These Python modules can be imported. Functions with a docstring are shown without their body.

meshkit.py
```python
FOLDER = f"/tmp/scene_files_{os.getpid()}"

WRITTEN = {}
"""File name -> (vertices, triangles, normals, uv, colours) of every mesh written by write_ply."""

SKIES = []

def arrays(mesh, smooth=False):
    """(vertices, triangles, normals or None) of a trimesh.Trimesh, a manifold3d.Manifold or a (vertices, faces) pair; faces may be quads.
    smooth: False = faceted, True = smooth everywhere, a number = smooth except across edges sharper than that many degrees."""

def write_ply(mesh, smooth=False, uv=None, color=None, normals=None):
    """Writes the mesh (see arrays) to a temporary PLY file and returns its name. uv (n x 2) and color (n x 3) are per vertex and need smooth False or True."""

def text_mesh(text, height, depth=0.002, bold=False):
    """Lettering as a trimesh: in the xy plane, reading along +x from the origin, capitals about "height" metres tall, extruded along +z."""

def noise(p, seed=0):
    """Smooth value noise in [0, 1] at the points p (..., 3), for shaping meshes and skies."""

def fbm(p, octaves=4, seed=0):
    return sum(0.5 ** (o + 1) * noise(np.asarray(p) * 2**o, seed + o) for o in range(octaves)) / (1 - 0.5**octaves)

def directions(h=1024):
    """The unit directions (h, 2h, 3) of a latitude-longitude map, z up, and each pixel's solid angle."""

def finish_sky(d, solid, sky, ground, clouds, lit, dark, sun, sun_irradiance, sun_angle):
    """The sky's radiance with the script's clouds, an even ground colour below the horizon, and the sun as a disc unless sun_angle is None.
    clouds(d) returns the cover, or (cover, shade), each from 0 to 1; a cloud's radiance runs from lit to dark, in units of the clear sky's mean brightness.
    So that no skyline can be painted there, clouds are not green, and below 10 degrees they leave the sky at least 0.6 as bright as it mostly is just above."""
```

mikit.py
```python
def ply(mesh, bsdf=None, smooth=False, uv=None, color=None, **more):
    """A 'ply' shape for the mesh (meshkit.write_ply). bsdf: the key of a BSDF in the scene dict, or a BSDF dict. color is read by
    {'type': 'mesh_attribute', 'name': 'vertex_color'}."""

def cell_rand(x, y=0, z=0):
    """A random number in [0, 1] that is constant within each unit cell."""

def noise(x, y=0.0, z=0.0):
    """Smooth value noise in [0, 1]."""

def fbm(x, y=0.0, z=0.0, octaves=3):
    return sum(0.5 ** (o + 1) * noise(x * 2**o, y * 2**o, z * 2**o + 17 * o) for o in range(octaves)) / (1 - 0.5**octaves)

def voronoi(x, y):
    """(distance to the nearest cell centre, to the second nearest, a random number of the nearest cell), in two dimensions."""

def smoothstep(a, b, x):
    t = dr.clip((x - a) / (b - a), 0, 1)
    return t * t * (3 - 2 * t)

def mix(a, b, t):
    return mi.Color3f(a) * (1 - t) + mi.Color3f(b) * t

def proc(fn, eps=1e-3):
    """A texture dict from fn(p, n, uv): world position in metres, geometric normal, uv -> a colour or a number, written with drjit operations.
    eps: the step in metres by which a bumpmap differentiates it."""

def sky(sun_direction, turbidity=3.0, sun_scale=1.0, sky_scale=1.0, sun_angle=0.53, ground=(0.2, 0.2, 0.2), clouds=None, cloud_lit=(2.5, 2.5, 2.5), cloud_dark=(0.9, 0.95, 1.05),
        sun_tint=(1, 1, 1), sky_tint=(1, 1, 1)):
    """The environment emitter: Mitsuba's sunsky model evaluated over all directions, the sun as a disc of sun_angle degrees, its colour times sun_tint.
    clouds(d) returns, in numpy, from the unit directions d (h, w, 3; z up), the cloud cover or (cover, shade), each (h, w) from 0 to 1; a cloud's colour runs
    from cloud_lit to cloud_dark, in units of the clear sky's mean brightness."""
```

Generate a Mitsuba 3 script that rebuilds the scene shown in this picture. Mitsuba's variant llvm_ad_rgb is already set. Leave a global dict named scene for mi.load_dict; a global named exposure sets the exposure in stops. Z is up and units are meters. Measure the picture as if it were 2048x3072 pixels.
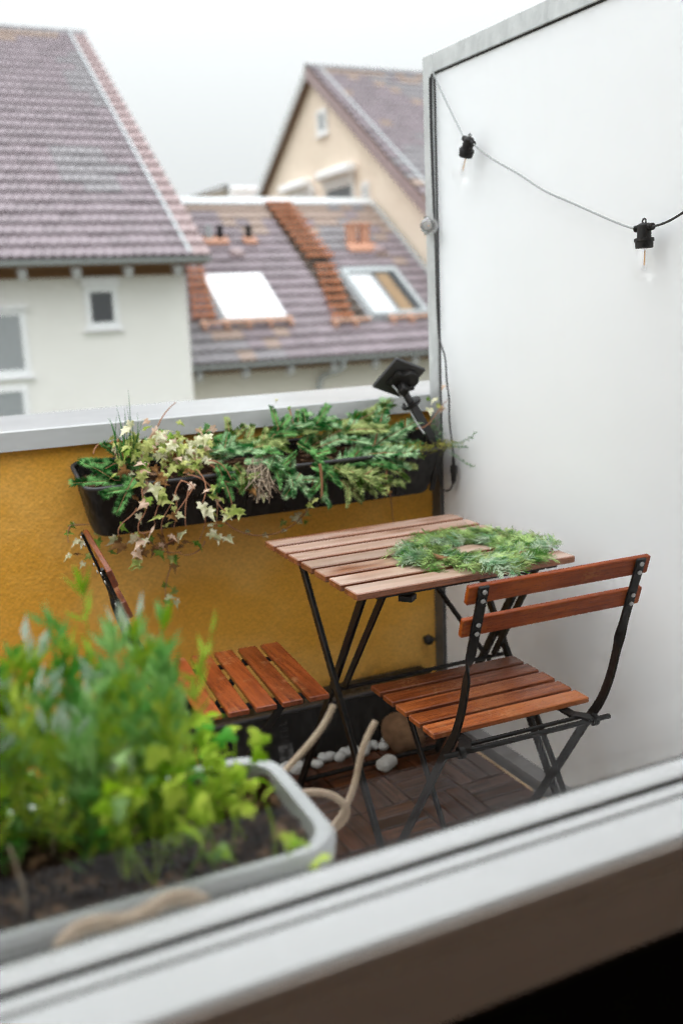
import math, random
import numpy as np, trimesh, drjit as dr, mitsuba as mi, mikit, meshkit
from mikit import proc, noise, fbm, voronoi, cell_rand, smoothstep, mix
T = mi.ScalarTransform4f
scene, labels = {}, {}
rng = np.random.default_rng(7)

# ------------------------------------------------------------------ camera, sky, exposure
FOCAL = 2930.46            # photograph pixels at 2048 px width
YAW, PITCH, ROLL = 0.4383, 0.2133, -0.0425
CAM = np.array([-1.5023, -2.5467, 1.2873])
def cam_axes():
    cy, sy, cp, sp = math.cos(YAW), math.sin(YAW), math.cos(PITCH), math.sin(PITCH)
    f = np.array([sy*cp, cy*cp, -sp]); r = np.array([cy, -sy, 0]); u = np.cross(r, f)
    return r*math.cos(ROLL)+u*math.sin(ROLL), -r*math.sin(ROLL)+u*math.cos(ROLL), f
_r, _u, _f = cam_axes()
scene['camera'] = {'type': 'thinlens', 'fov': 2*math.degrees(math.atan(1024/FOCAL)), 'fov_axis': 'x', 'aperture_radius': 0.0078,
    'focus_distance': 1.95, 'near_clip': 0.02, 'far_clip': 400.0,
    'to_world': T().look_at(origin=CAM.tolist(), target=(CAM+_f).tolist(), up=_u.tolist())}
exposure = 3.5
def overcast(d):
    # an even cloud deck, brighter towards the zenith than at the horizon, as overcast skies are
    return 1.0, np.clip(1.0-np.maximum(d[..., 2], 0)**1.7, 0, 1)
scene['sky'] = mikit.sky((-0.52, -0.04, 0.84), turbidity=3, sun_scale=0.065, sun_angle=85, ground=(0.25, 0.25, 0.25), clouds=overcast,
    cloud_lit=(3.2, 3.36, 3.46), cloud_dark=(.70, .735, .735), sun_tint=(.90, 1, 1.13))

# ------------------------------------------------------------------ helpers
def B(b): return b if b.startswith('m_') else 'm_'+b
def ply(mesh, bsdf, smooth=False): return mikit.ply(mesh, B(bsdf), smooth)
_count = {}
def numbered(key):
    n = _count.get(key, 0); _count[key] = n+1
    return key if n == 0 else f'{key}_{n:03d}'
def thing(name, label, cat, group=None):
    k = numbered(name); labels[k] = {'label': label, 'category': cat}
    if group: labels[k]['group'] = group
    return k
def struct(name):
    labels[name] = {'kind': 'structure'}; return name
def put(key, mesh, bsdf, smooth=False, tw=None, color=None):
    k = numbered(key)
    scene[k] = mikit.ply(mesh.data() if isinstance(mesh, MB) else mesh, B(bsdf), smooth, color=color)
    if tw is not None: scene[k]['to_world'] = tw
    return k
def whole(key, mesh, bsdf, smooth=False):
    scene[key] = ply(mesh.data() if isinstance(mesh, MB) else mesh, bsdf, smooth); return key
def part(parent, name, mesh, bsdf, smooth=False, tw=None): return put(f'{parent}__{name}', mesh, bsdf, smooth, tw)
def reuse(key, shape, bsdf=None, tw=None):
    k = numbered(key); d = dict(shape)
    if bsdf: d['bsdf'] = {'type': 'ref', 'id': B(bsdf)}
    if tw is not None: d['to_world'] = tw
    scene[k] = d; return k
def unit(a): a = np.asarray(a, float); return a/max(np.linalg.norm(a), 1e-12)
def mat4(R, t, s=1.0):
    M = np.eye(4); M[:3, :3] = np.asarray(R)*s; M[:3, 3] = t; return T(M.tolist())
_b = np.array([[sx*(.5-.1*(k != 0)), sy*(.5-.1*(k != 1)), sz*(.5-.1*(k != 2))] for sx in (-1, 1) for sy in (-1, 1) for sz in (-1, 1) for k in range(3)])
_h = trimesh.Trimesh(_b, process=False).convex_hull if False else trimesh.convex.convex_hull(_b)
_key = {tuple(np.round(p, 5)): i for i, p in enumerate(_b)}
CHF = np.array([[_key[tuple(np.round(_h.vertices[i], 5))] for i in f] for f in _h.faces])
CHS = np.array([[sx, sy, sz] for sx in (-1, 1) for sy in (-1, 1) for sz in (-1, 1) for k in range(3)], float)
CHI = np.array([[float(k != j) for j in range(3)] for _ in range(8) for k in range(3)])
BXV = np.array([[x, y, z] for x in (-.5, .5) for y in (-.5, .5) for z in (-.5, .5)])
BXF = np.array([[0, 1, 3], [0, 3, 2], [4, 6, 7], [4, 7, 5], [0, 4, 5], [0, 5, 1], [2, 3, 7], [2, 7, 6], [0, 2, 6], [0, 6, 4], [1, 5, 7], [1, 7, 3]])
def rotz(a): c, s = math.cos(a), math.sin(a); return np.array([[c, -s, 0], [s, c, 0], [0, 0, 1.0]])
def rotx(a): c, s = math.cos(a), math.sin(a); return np.array([[1.0, 0, 0], [0, c, -s], [0, s, c]])
def roty(a): c, s = math.cos(a), math.sin(a); return np.array([[c, 0, s], [0, 1.0, 0], [-s, 0, c]])
class MB:
    def __init__(self): self.v, self.f, self.n = [], [], 0
    def add(self, v, f):
        v = np.asarray(v, float); f = np.asarray(f, int)
        if len(f) == 0: self.v.append(v); self.n += len(v); return self
        if f.shape[1] == 4: f = np.vstack([f[:, [0, 1, 2]], f[:, [0, 2, 3]]])
        self.v.append(v); self.f.append(f+self.n); self.n += len(v); return self
    def data(self): return np.vstack(self.v), np.vstack(self.f)
    def tri(self): return trimesh.Trimesh(*self.data(), process=False)
    def box(self, c, size, R=None, bevel=0.0):
        size = np.asarray(size, float)
        if bevel > 0:
            b = min(bevel, size.min()*.45); v = CHS*(size/2-CHI*b); f = CHF
        else: v = BXV*size; f = BXF
        if R is not None: v = v@np.asarray(R).T
        return self.add(v+np.asarray(c, float), f)
    def span(self, lo, hi, bevel=0.0):
        lo, hi = np.asarray(lo, float), np.asarray(hi, float); return self.box((lo+hi)/2, hi-lo, None, bevel)
    def sweep(self, pts, prof, ref=(0, 0, 1), refs=None, scale=None, cap=True):
        """closed profile (n x 2: side, up) carried along pts; ref(s) give the 'up' direction"""
        pts = np.asarray(pts, float); m = len(pts); prof = np.asarray(prof, float); n = len(prof)
        t = np.gradient(pts, axis=0); rings = []
        for i in range(m):
            d = unit(t[i]); up = np.asarray(refs[i] if refs is not None else ref, float)
            side = np.cross(d, up)
            if np.linalg.norm(side) < 1e-6: side = np.cross(d, [1, 0, .1])
            side = unit(side); up = np.cross(side, d); s = 1 if scale is None else scale[i]
            rings.append(pts[i]+s*(prof[:, :1]*side+prof[:, 1:]*up))
        v = np.vstack(rings); f = []
        for i in range(m-1):
            for j in range(n):
                a, b = i*n+j, i*n+(j+1) % n; f.append([a, b, b+n, a+n])
        self.add(v, f)
        if cap:
            for i0, flip in ((0, True), (m-1, False)):
                c = rings[i0]; ff = [[0, k, k+1] for k in range(1, n-1)]
                self.add(c, [x[::-1] for x in ff] if flip else ff)
        return self
    def tube(self, pts, r, n=8, scale=None, cap=True):
        a = np.arange(n)*2*math.pi/n
        return self.sweep(pts, np.stack([r*np.cos(a), r*np.sin(a)], 1), (0.123, 0.31, 0.94), None, scale, cap)
    def bar(self, pts, w, h, ref=(0, 0, 1), refs=None, b=0.0):
        p = [[-w/2, -h/2], [w/2, -h/2], [w/2, h/2], [-w/2, h/2]]
        if b: p = [[-w/2+b, -h/2], [w/2-b, -h/2], [w/2, -h/2+b], [w/2, h/2-b], [w/2-b, h/2], [-w/2+b, h/2], [-w/2, h/2-b], [-w/2, -h/2+b]]
        return self.sweep(pts, p, ref, refs)
    def lathe(self, prof, n=16, axis_at=(0, 0, 0), R=None):
        prof = np.asarray(prof, float); a = np.arange(n)*2*math.pi/n
        v = np.stack([np.outer(prof[:, 0], np.cos(a)), np.outer(prof[:, 0], np.sin(a)), np.repeat(prof[:, 1:2], n, 1)], 2).reshape(-1, 3)
        if R is not None: v = v@np.asarray(R).T
        f = [[i*n+j, i*n+(j+1) % n, (i+1)*n+(j+1) % n, (i+1)*n+j] for i in range(len(prof)-1) for j in range(n)]
        return self.add(v+np.asarray(axis_at), f)
    def prism(self, poly, lo, hi, axis=0):
        """extrude a polygon given in the two other axes along one axis"""
        import shapely.geometry as sg
        m = trimesh.creation.extrude_polygon(sg.Polygon(poly), hi-lo); v = np.array(m.vertices)
        o = {0: v[:, [2, 0, 1]], 1: v[:, [0, 2, 1]], 2: v}[axis].copy(); o[:, axis] += lo
        f = np.array(m.faces)
        if axis == 1: f = f[:, ::-1]
        return self.add(o, f)
    def moved(self, R, t):
        v, f = self.data(); m = MB(); m.add(v@np.asarray(R).T+np.asarray(t), f); return m
def smooth_path(pts, n=24):
    from scipy.interpolate import CubicSpline
    pts = np.asarray(pts, float); d = np.r_[0, np.cumsum(np.linalg.norm(np.diff(pts, axis=0), axis=1))]
    if len(pts) == 2: return pts[0]+np.linspace(0, 1, n)[:, None]*(pts[1]-pts[0])
    return CubicSpline(d, pts)(np.linspace(0, d[-1], n))

# ------------------------------------------------------------------ materials
def mat(name, d, two=True):
    scene[B(name)] = {'type': 'twosided', 'b': d} if two else d; return name
def rgb(c): return {'type': 'rgb', 'value': list(map(float, c))}
def diffuse(name, c): return mat(name, {'type': 'diffuse', 'reflectance': rgb(c) if not callable(c) else proc(c)})
def plastic(name, c, alpha=.2, ior=1.55): return mat(name, {'type': 'roughplastic', 'diffuse_reflectance': rgb(c) if not callable(c) else proc(c), 'alpha': alpha, 'int_ior': ior})
def princ(name, c, rough=.5, metal=0.0, spec=.5): return mat(name, {'type': 'principled', 'base_color': rgb(c) if not callable(c) else proc(c), 'roughness': proc(rough) if callable(rough) else float(rough), 'metallic': float(metal), 'specular': float(spec)})
def bump(name, inner, fn, scale, eps=1e-3):
    scene[B(name)] = {'type': 'twosided', 'b': {'type': 'bumpmap', 'arbitrary': proc(fn, eps), 'scale': float(scale), 'b': inner}}; return name
def wood_fn(ax, dark, mid, light, cell=.06):
    def fn(p, n, uv):
        a, b = (p.x, p.y) if ax == 0 else (p.y, p.x)
        off = cell_rand(b/cell, p.z*7, 0)*9
        g = fbm(a*7+off, b*120+off, p.z*120, 3); h = fbm(a*28+off, b*420, p.z*420, 2); k = fbm(a*9+off, b*16, p.z*16, 3)
        pore = smoothstep(.62, .8, noise(a*130, b*900, p.z*900))
        c = mix(dark, light, smoothstep(.2, .8, .55*g+.25*h+.2*k)); c = mix(c, mid, smoothstep(.5, .75, k)*.7)
        return c*(1-.35*pore)*(.8+.4*cell_rand(b/cell, 3, 1))
    return fn
def painted_sheen(fn):  # pale sky sheen mixed into the colour of upward faces
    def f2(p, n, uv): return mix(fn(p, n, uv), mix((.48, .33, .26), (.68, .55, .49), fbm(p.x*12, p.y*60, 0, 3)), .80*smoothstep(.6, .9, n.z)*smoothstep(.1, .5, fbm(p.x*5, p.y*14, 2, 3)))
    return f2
def toned(fn, k, tint=(1, 1, 1)):
    def f2(p, n, uv): return fn(p, n, uv)*mi.Color3f(k*tint[0], k*tint[1], k*tint[2])
    return f2
def worn(fn):
    """varnish rubbed off in patches and along the ends"""
    def f2(p, n, uv): return mix(fn(p, n, uv), (.50, .30, .19), .5*smoothstep(.58, .78, fbm(p.x*22, p.y*22, p.z*22, 4))*smoothstep(.35, .65, fbm(p.x*160, p.y*160, p.z*160, 2)))
    return f2
WT = wood_fn(0, (.13, .035, .013), (.30, .115, .045), (.38, .135, .055)); WXF = wood_fn(0, (.13, .032, .012), (.34, .125, .046), (.43, .145, .053)); WYF = wood_fn(1, (.13, .030, .012), (.31, .092, .034), (.40, .118, .041)); WBF = wood_fn(0, (.19, .046, .012), (.50, .20, .045), (.45, .14, .036), .2)
VAR = (('', .74, (1, .77, .52)), ('_dark', .52, (1, .72, .46)), ('_pale', .94, (1, .84, .64)))
for sfx, kk, tt in VAR:
    plastic('wood_table'+sfx, toned(painted_sheen(WT), kk**.5, (1, .95, .9)), .07); plastic('wood_x'+sfx, toned(worn(WXF), kk, tt), .14, 1.42); plastic('wood_y'+sfx, toned(worn(WYF), kk, tt), .14, 1.42); plastic('wood_back'+sfx, toned(worn(WBF), kk, (1, .60, .20)), .22, 1.3)
    plastic('deck_wood'+sfx, toned(wood_fn(0, (.035, .012, .006), (.10, .040, .022), (.13, .052, .028), .045), kk, tt), .13); plastic('deck_wood_y'+sfx, toned(wood_fn(1, (.035, .012, .006), (.10, .040, .022), (.13, .052, .028), .045), kk, tt), .13)
def vary(name): return name+['', '', '_dark', '_pale'][int(rng.integers(0, 4))]
princ('black_steel', (.004, .004, .004), .42, 0, .22)
princ('screw_steel', (.45, .45, .44), .5, .5)
princ('black_plastic', lambda p, n, uv: mix((.003, .003, .003), (.014, .014, .014), smoothstep(.4, .7, fbm(p.x*60, p.y*60, p.z*12, 3))), .45, 0, .28)
princ('grey_plastic', (.43, .44, .45), .35)
princ('solar_plastic', (.028, .028, .030), .4, 0, .4)
princ('solar_glass', (.01, .012, .03), .1)
def ochre(p, n, uv):
    s = smoothstep(.35, .75, fbm(p.x*5, p.y*5, p.z*5, 4)); m = fbm(p.x*160, p.y*160, p.z*160, 2)
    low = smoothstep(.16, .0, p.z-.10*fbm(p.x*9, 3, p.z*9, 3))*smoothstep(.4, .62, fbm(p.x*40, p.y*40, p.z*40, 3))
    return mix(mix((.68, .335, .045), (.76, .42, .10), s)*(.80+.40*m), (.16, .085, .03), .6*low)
bump('ochre_stucco', {'type': 'diffuse', 'reflectance': proc(ochre)}, lambda p, n, uv: fbm(p.x*150, p.y*150, p.z*150, 3), .0020, 1e-3)
plastic('coping_metal', lambda p, n, uv: mix((.40, .41, .41), (.50, .51, .51), fbm(p.x*6, p.y*6, p.z*30, 3)), .10)
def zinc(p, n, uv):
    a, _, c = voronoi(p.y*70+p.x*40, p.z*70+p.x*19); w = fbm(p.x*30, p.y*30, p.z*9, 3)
    low_dark = smoothstep(1.16, .80, p.z+.05*fbm(p.x*20, p.y*20, p.z*8, 3)); d = fbm(p.x*50, p.y*50, p.z*50, 3)  # post colour turns darker towards the bottom
    return mix(mix((.42, .44, .44), (.66, .68, .68), .22*c+.78*w), mix((.03, .03, .03), (.075, .073, .07), d), .92*low_dark)
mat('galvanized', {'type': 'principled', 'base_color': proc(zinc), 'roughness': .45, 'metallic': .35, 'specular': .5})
def white_board(p, n, uv):
    m = fbm(p.y*3, p.z*3, 1, 3); g = smoothstep(.30, .0, p.z+.1*fbm(p.y*11, p.z*5, 0, 3)); s = smoothstep(.55, .8, fbm(p.y*26, p.z*3.5, 2, 3))
    return mix(mix((.77, .79, .81), (.80, .82, .84), m), (.45, .44, .42), .35*g+.015*s)
princ('panel_white', white_board, .5, 0, .4)
diffuse('seal_dark', (.05, .05, .05)); diffuse('groove_black', (.012, .012, .013))
def pvc(p, n, uv): return mix((.78, .79, .80), (.83, .84, .85), fbm(p.x*4, p.y*40, p.z*40, 2))
princ('window_white', pvc, .3)
princ('window_shaded', lambda p, n, uv: mix((.58, .51, .46), (.66, .58, .53), fbm(p.x*9, p.y*60, p.z*60, 3)), .5)  # white frame on the room side, its warm shade put into the colour
diffuse('room_dark', (.012, .011, .010)); diffuse('room_wall', (.88, .84, .81)); diffuse('room_boards', (.45, .33, .24))
diffuse('facade_plaster', (.78, .77, .74))
diffuse('concrete', lambda p, n, uv: mix((.12, .11, .105), (.30, .30, .31), fbm(p.x*14, p.y*14, p.z*14, 4)))
diffuse('ground', lambda p, n, uv: mix((.10, .11, .08), (.2, .2, .18), fbm(p.x*.5, p.y*.5, 0, 4)))
scene['m_clear_glass'] = {'type': 'thindielectric', 'int_ior': 1.5}
scene['m_window_glass'] = {'type': 'thindielectric', 'int_ior': 1.33}
diffuse('filament', (.75, .45, .22))
diffuse('soil', lambda p, n, uv: mix((.022, .011, .006), (.30, .18, .11), smoothstep(.5, .78, fbm(p.x*70, p.y*70, p.z*70, 3))))
# far houses
def plaster(name, c1, c2): diffuse(name, lambda p, n, uv: mix(c1, c2, fbm(p.x*.9, p.y*.9, p.z*.9, 4)))
plaster('plaster_cream', (.79, .78, .735), (.85, .84, .80)); plaster('plaster_apricot', (.80, .68, .56), (.84, .73, .61)); plaster('plaster_pale', (.70, .67, .58), (.76, .73, .65))
TILE = []
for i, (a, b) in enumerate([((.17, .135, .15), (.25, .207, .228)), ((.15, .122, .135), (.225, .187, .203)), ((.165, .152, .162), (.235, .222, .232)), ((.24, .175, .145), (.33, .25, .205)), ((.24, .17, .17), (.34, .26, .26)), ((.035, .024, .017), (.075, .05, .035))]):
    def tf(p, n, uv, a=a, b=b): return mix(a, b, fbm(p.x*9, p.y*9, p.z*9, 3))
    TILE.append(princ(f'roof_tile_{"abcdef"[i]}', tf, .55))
princ('zinc_gutter', (.40, .43, .44), .5, .2); princ('ridge_metal', (.58, .60, .61), .5); princ('white_paint', (.80, .81, .82), .4); princ('rust_paint', lambda p, n, uv: mix((.36, .125, .05), (.54, .23, .12), fbm(p.x*9, p.y*9, p.z*9, 3)), .6)
princ('terracotta_bright', (.52, .27, .18), .6); diffuse('eave_wood', (.20, .11, .055)); princ('faded_rust', (.56, .33, .23), .6); princ('pane_dark', (.05, .055, .06), .08, 0, .7); princ('pane_grey', (.30, .32, .33), .12, 0, .7)
diffuse('blind_fabric', (.58, .59, .60)); diffuse('curtain', (.30, .21, .13)); princ('rafter_grey', (.42, .43, .43), .6); princ('slate_edge', (.26, .27, .28), .6)
# plants
def leafmat(name, a, b, sp=22, alpha=.28, trans=.25):
    def fn(p, n, uv): return mix(a, b, smoothstep(.32, .68, fbm(p.x*sp, p.y*sp, p.z*sp, 3)))
    scene[B(name)] = {'type': 'principledthin', 'base_color': proc(fn), 'roughness': .42, 'diff_trans': trans*2, 'spec_trans': 0.0, 'eta': 1.4}
    return name
FIR = [leafmat('fir_dark', (.006, .07, .010), (.24, .52, .18), 60), leafmat('fir_frost', (.02, .14, .03), (.48, .68, .40), 60), leafmat('fir_olive', (.04, .09, .008), (.46, .54, .22), 60)]
IVY = [leafmat('ivy_cream', (.46, .47, .25), (.78, .75, .55), 60), leafmat('ivy_green', (.22, .28, .06), (.52, .54, .20), 70), leafmat('ivy_pink', (.46, .30, .19), (.74, .56, .44), 60), leafmat('ivy_brown', (.10, .045, .015), (.30, .16, .06), 60), leafmat('ivy_fresh', (.06, .16, .015), (.22, .34, .06), 70)]
diffuse('ivy_stem', lambda p, n, uv: mix((.30, .13, .07), (.42, .22, .14), fbm(p.x*60, p.y*60, p.z*60, 2))); diffuse('twig_brown', (.28, .15, .08)); diffuse('dry_straw', lambda p, n, uv: mix((.24, .17, .11), (.50, .42, .33), fbm(p.x*80, p.y*80, p.z*80, 2)))
leafmat('grass_blade', (.02, .13, .03), (.07, .25, .06), 30)
leafmat('cedar_green', (.05, .17, .02), (.52, .68, .28), 40); leafmat('cedar_blue', (.18, .36, .18), (.52, .62, .46), 50)
leafmat('sedum_yellow', (.20, .22, .04), (.42, .38, .12), 60); leafmat('moss_green', (.05, .15, .06), (.22, .34, .2), 60)
leafmat('pink_leaf', (.10, .42, .05), (.56, .82, .36), 14, trans=.3); leafmat('pink_leaf_olive', (.26, .46, .01), (.64, .78, .12), 20, trans=.3); leafmat('bright_leaf', (.26, .52, .015), (.66, .82, .12), 18, trans=.35)
leafmat('glint_leaf', (.50, .66, .54), (.80, .86, .80), 20)
diffuse('beige_cord', lambda p, n, uv: mix((.42, .31, .22), (.58, .47, .36), fbm(p.x*90, p.y*90, p.z*90, 2)))
diffuse('white_stone', lambda p, n, uv: mix((.34, .34, .325), (.60, .60, .58), fbm(p.x*70, p.y*70, p.z*70, 3)))
diffuse('brown_stone', lambda p, n, uv: mix((.09, .05, .028), (.24, .14, .08), fbm(p.x*50, p.y*50, p.z*50, 4)))
diffuse('trim_wood', lambda p, n, uv: mix((.30, .18, .09), (.62, .45, .28), fbm(p.x*60, p.y*9, p.z*60, 3)))
diffuse('label_grey', lambda p, n, uv: mix((.04, .04, .04), (.15, .15, .15), smoothstep(.35, .7, fbm(p.x*90, p.y*90, p.z*60, 3))))

# measured places, in metres, of plants and cables
SPRIGS=[[[-0.897, -0.09, 0.891], [-1.057, -0.09, 0.925], 0, 1], [[-0.91, -0.13, 0.863], [-1.091, -0.14, 0.884], 0, 1], [[-0.95, -0.16, 0.877], [-1.007, -0.2, 0.809], 0, 1], [[-0.705, -0.08, 0.895], [-0.612, -0.05, 0.971], 2, 0.9], [[-0.728, -0.12, 0.889], [-0.587, -0.1, 0.929], 1, 1], [[-0.738, -0.15, 0.881], [-0.634, -0.17, 0.835], 0, 1.1], [[-0.735, -0.17, 0.888], [-0.707, -0.2, 0.802], 0, 1], [[-0.581, -0.08, 0.9], [-0.412, -0.05, 0.955], 2, 1], [[-0.527, -0.16, 0.886], [-0.551, -0.2, 0.8], 1, 1], [[-0.557, -0.17, 0.864], [-0.492, -0.21, 0.786], 1, 1], [[-0.472, -0.1, 0.891], [-0.363, -0.06, 1.003], 0, 1], [[-0.439, -0.08, 0.89], [-0.167, -0.06, 0.998], 2, 1], [[-0.416, -0.11, 0.896], [-0.228, -0.08, 0.939], 1, 1], [[-0.408, -0.14, 0.825], [-0.1, -0.1, 0.95], 1, 1.25], [[-0.417, -0.16, 0.843], [-0.215, -0.21, 0.794], 2, 1.25], [[-0.406, -0.17, 0.847], [-0.297, -0.21, 0.771], 2, 1.1], [[-0.45, -0.17, 0.866], [-0.449, -0.2, 0.765], 0, 0.9], [[-0.251, -0.15, 0.889], [-0.078, -0.13, 0.853], 2, 0.7], [[-0.494, -0.13, 0.915], [-0.387, -0.15, 0.847], 0, 1], [[-0.397, -0.15, 0.844], [-0.199, -0.15, 0.855], 0, 1.15], [[-0.461, -0.2, 0.776], [-0.432, -0.21, 0.751], 1, 0.8], [[-0.57, -0.14, 0.915], [-0.553, -0.17, 0.846], 1, 1], [[-0.615, -0.12, 0.913], [-0.514, -0.11, 0.926], 2, 1], [[-0.867, -0.08, 0.904], [-0.921, -0.07, 0.951], 1, 0.7]]
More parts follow.
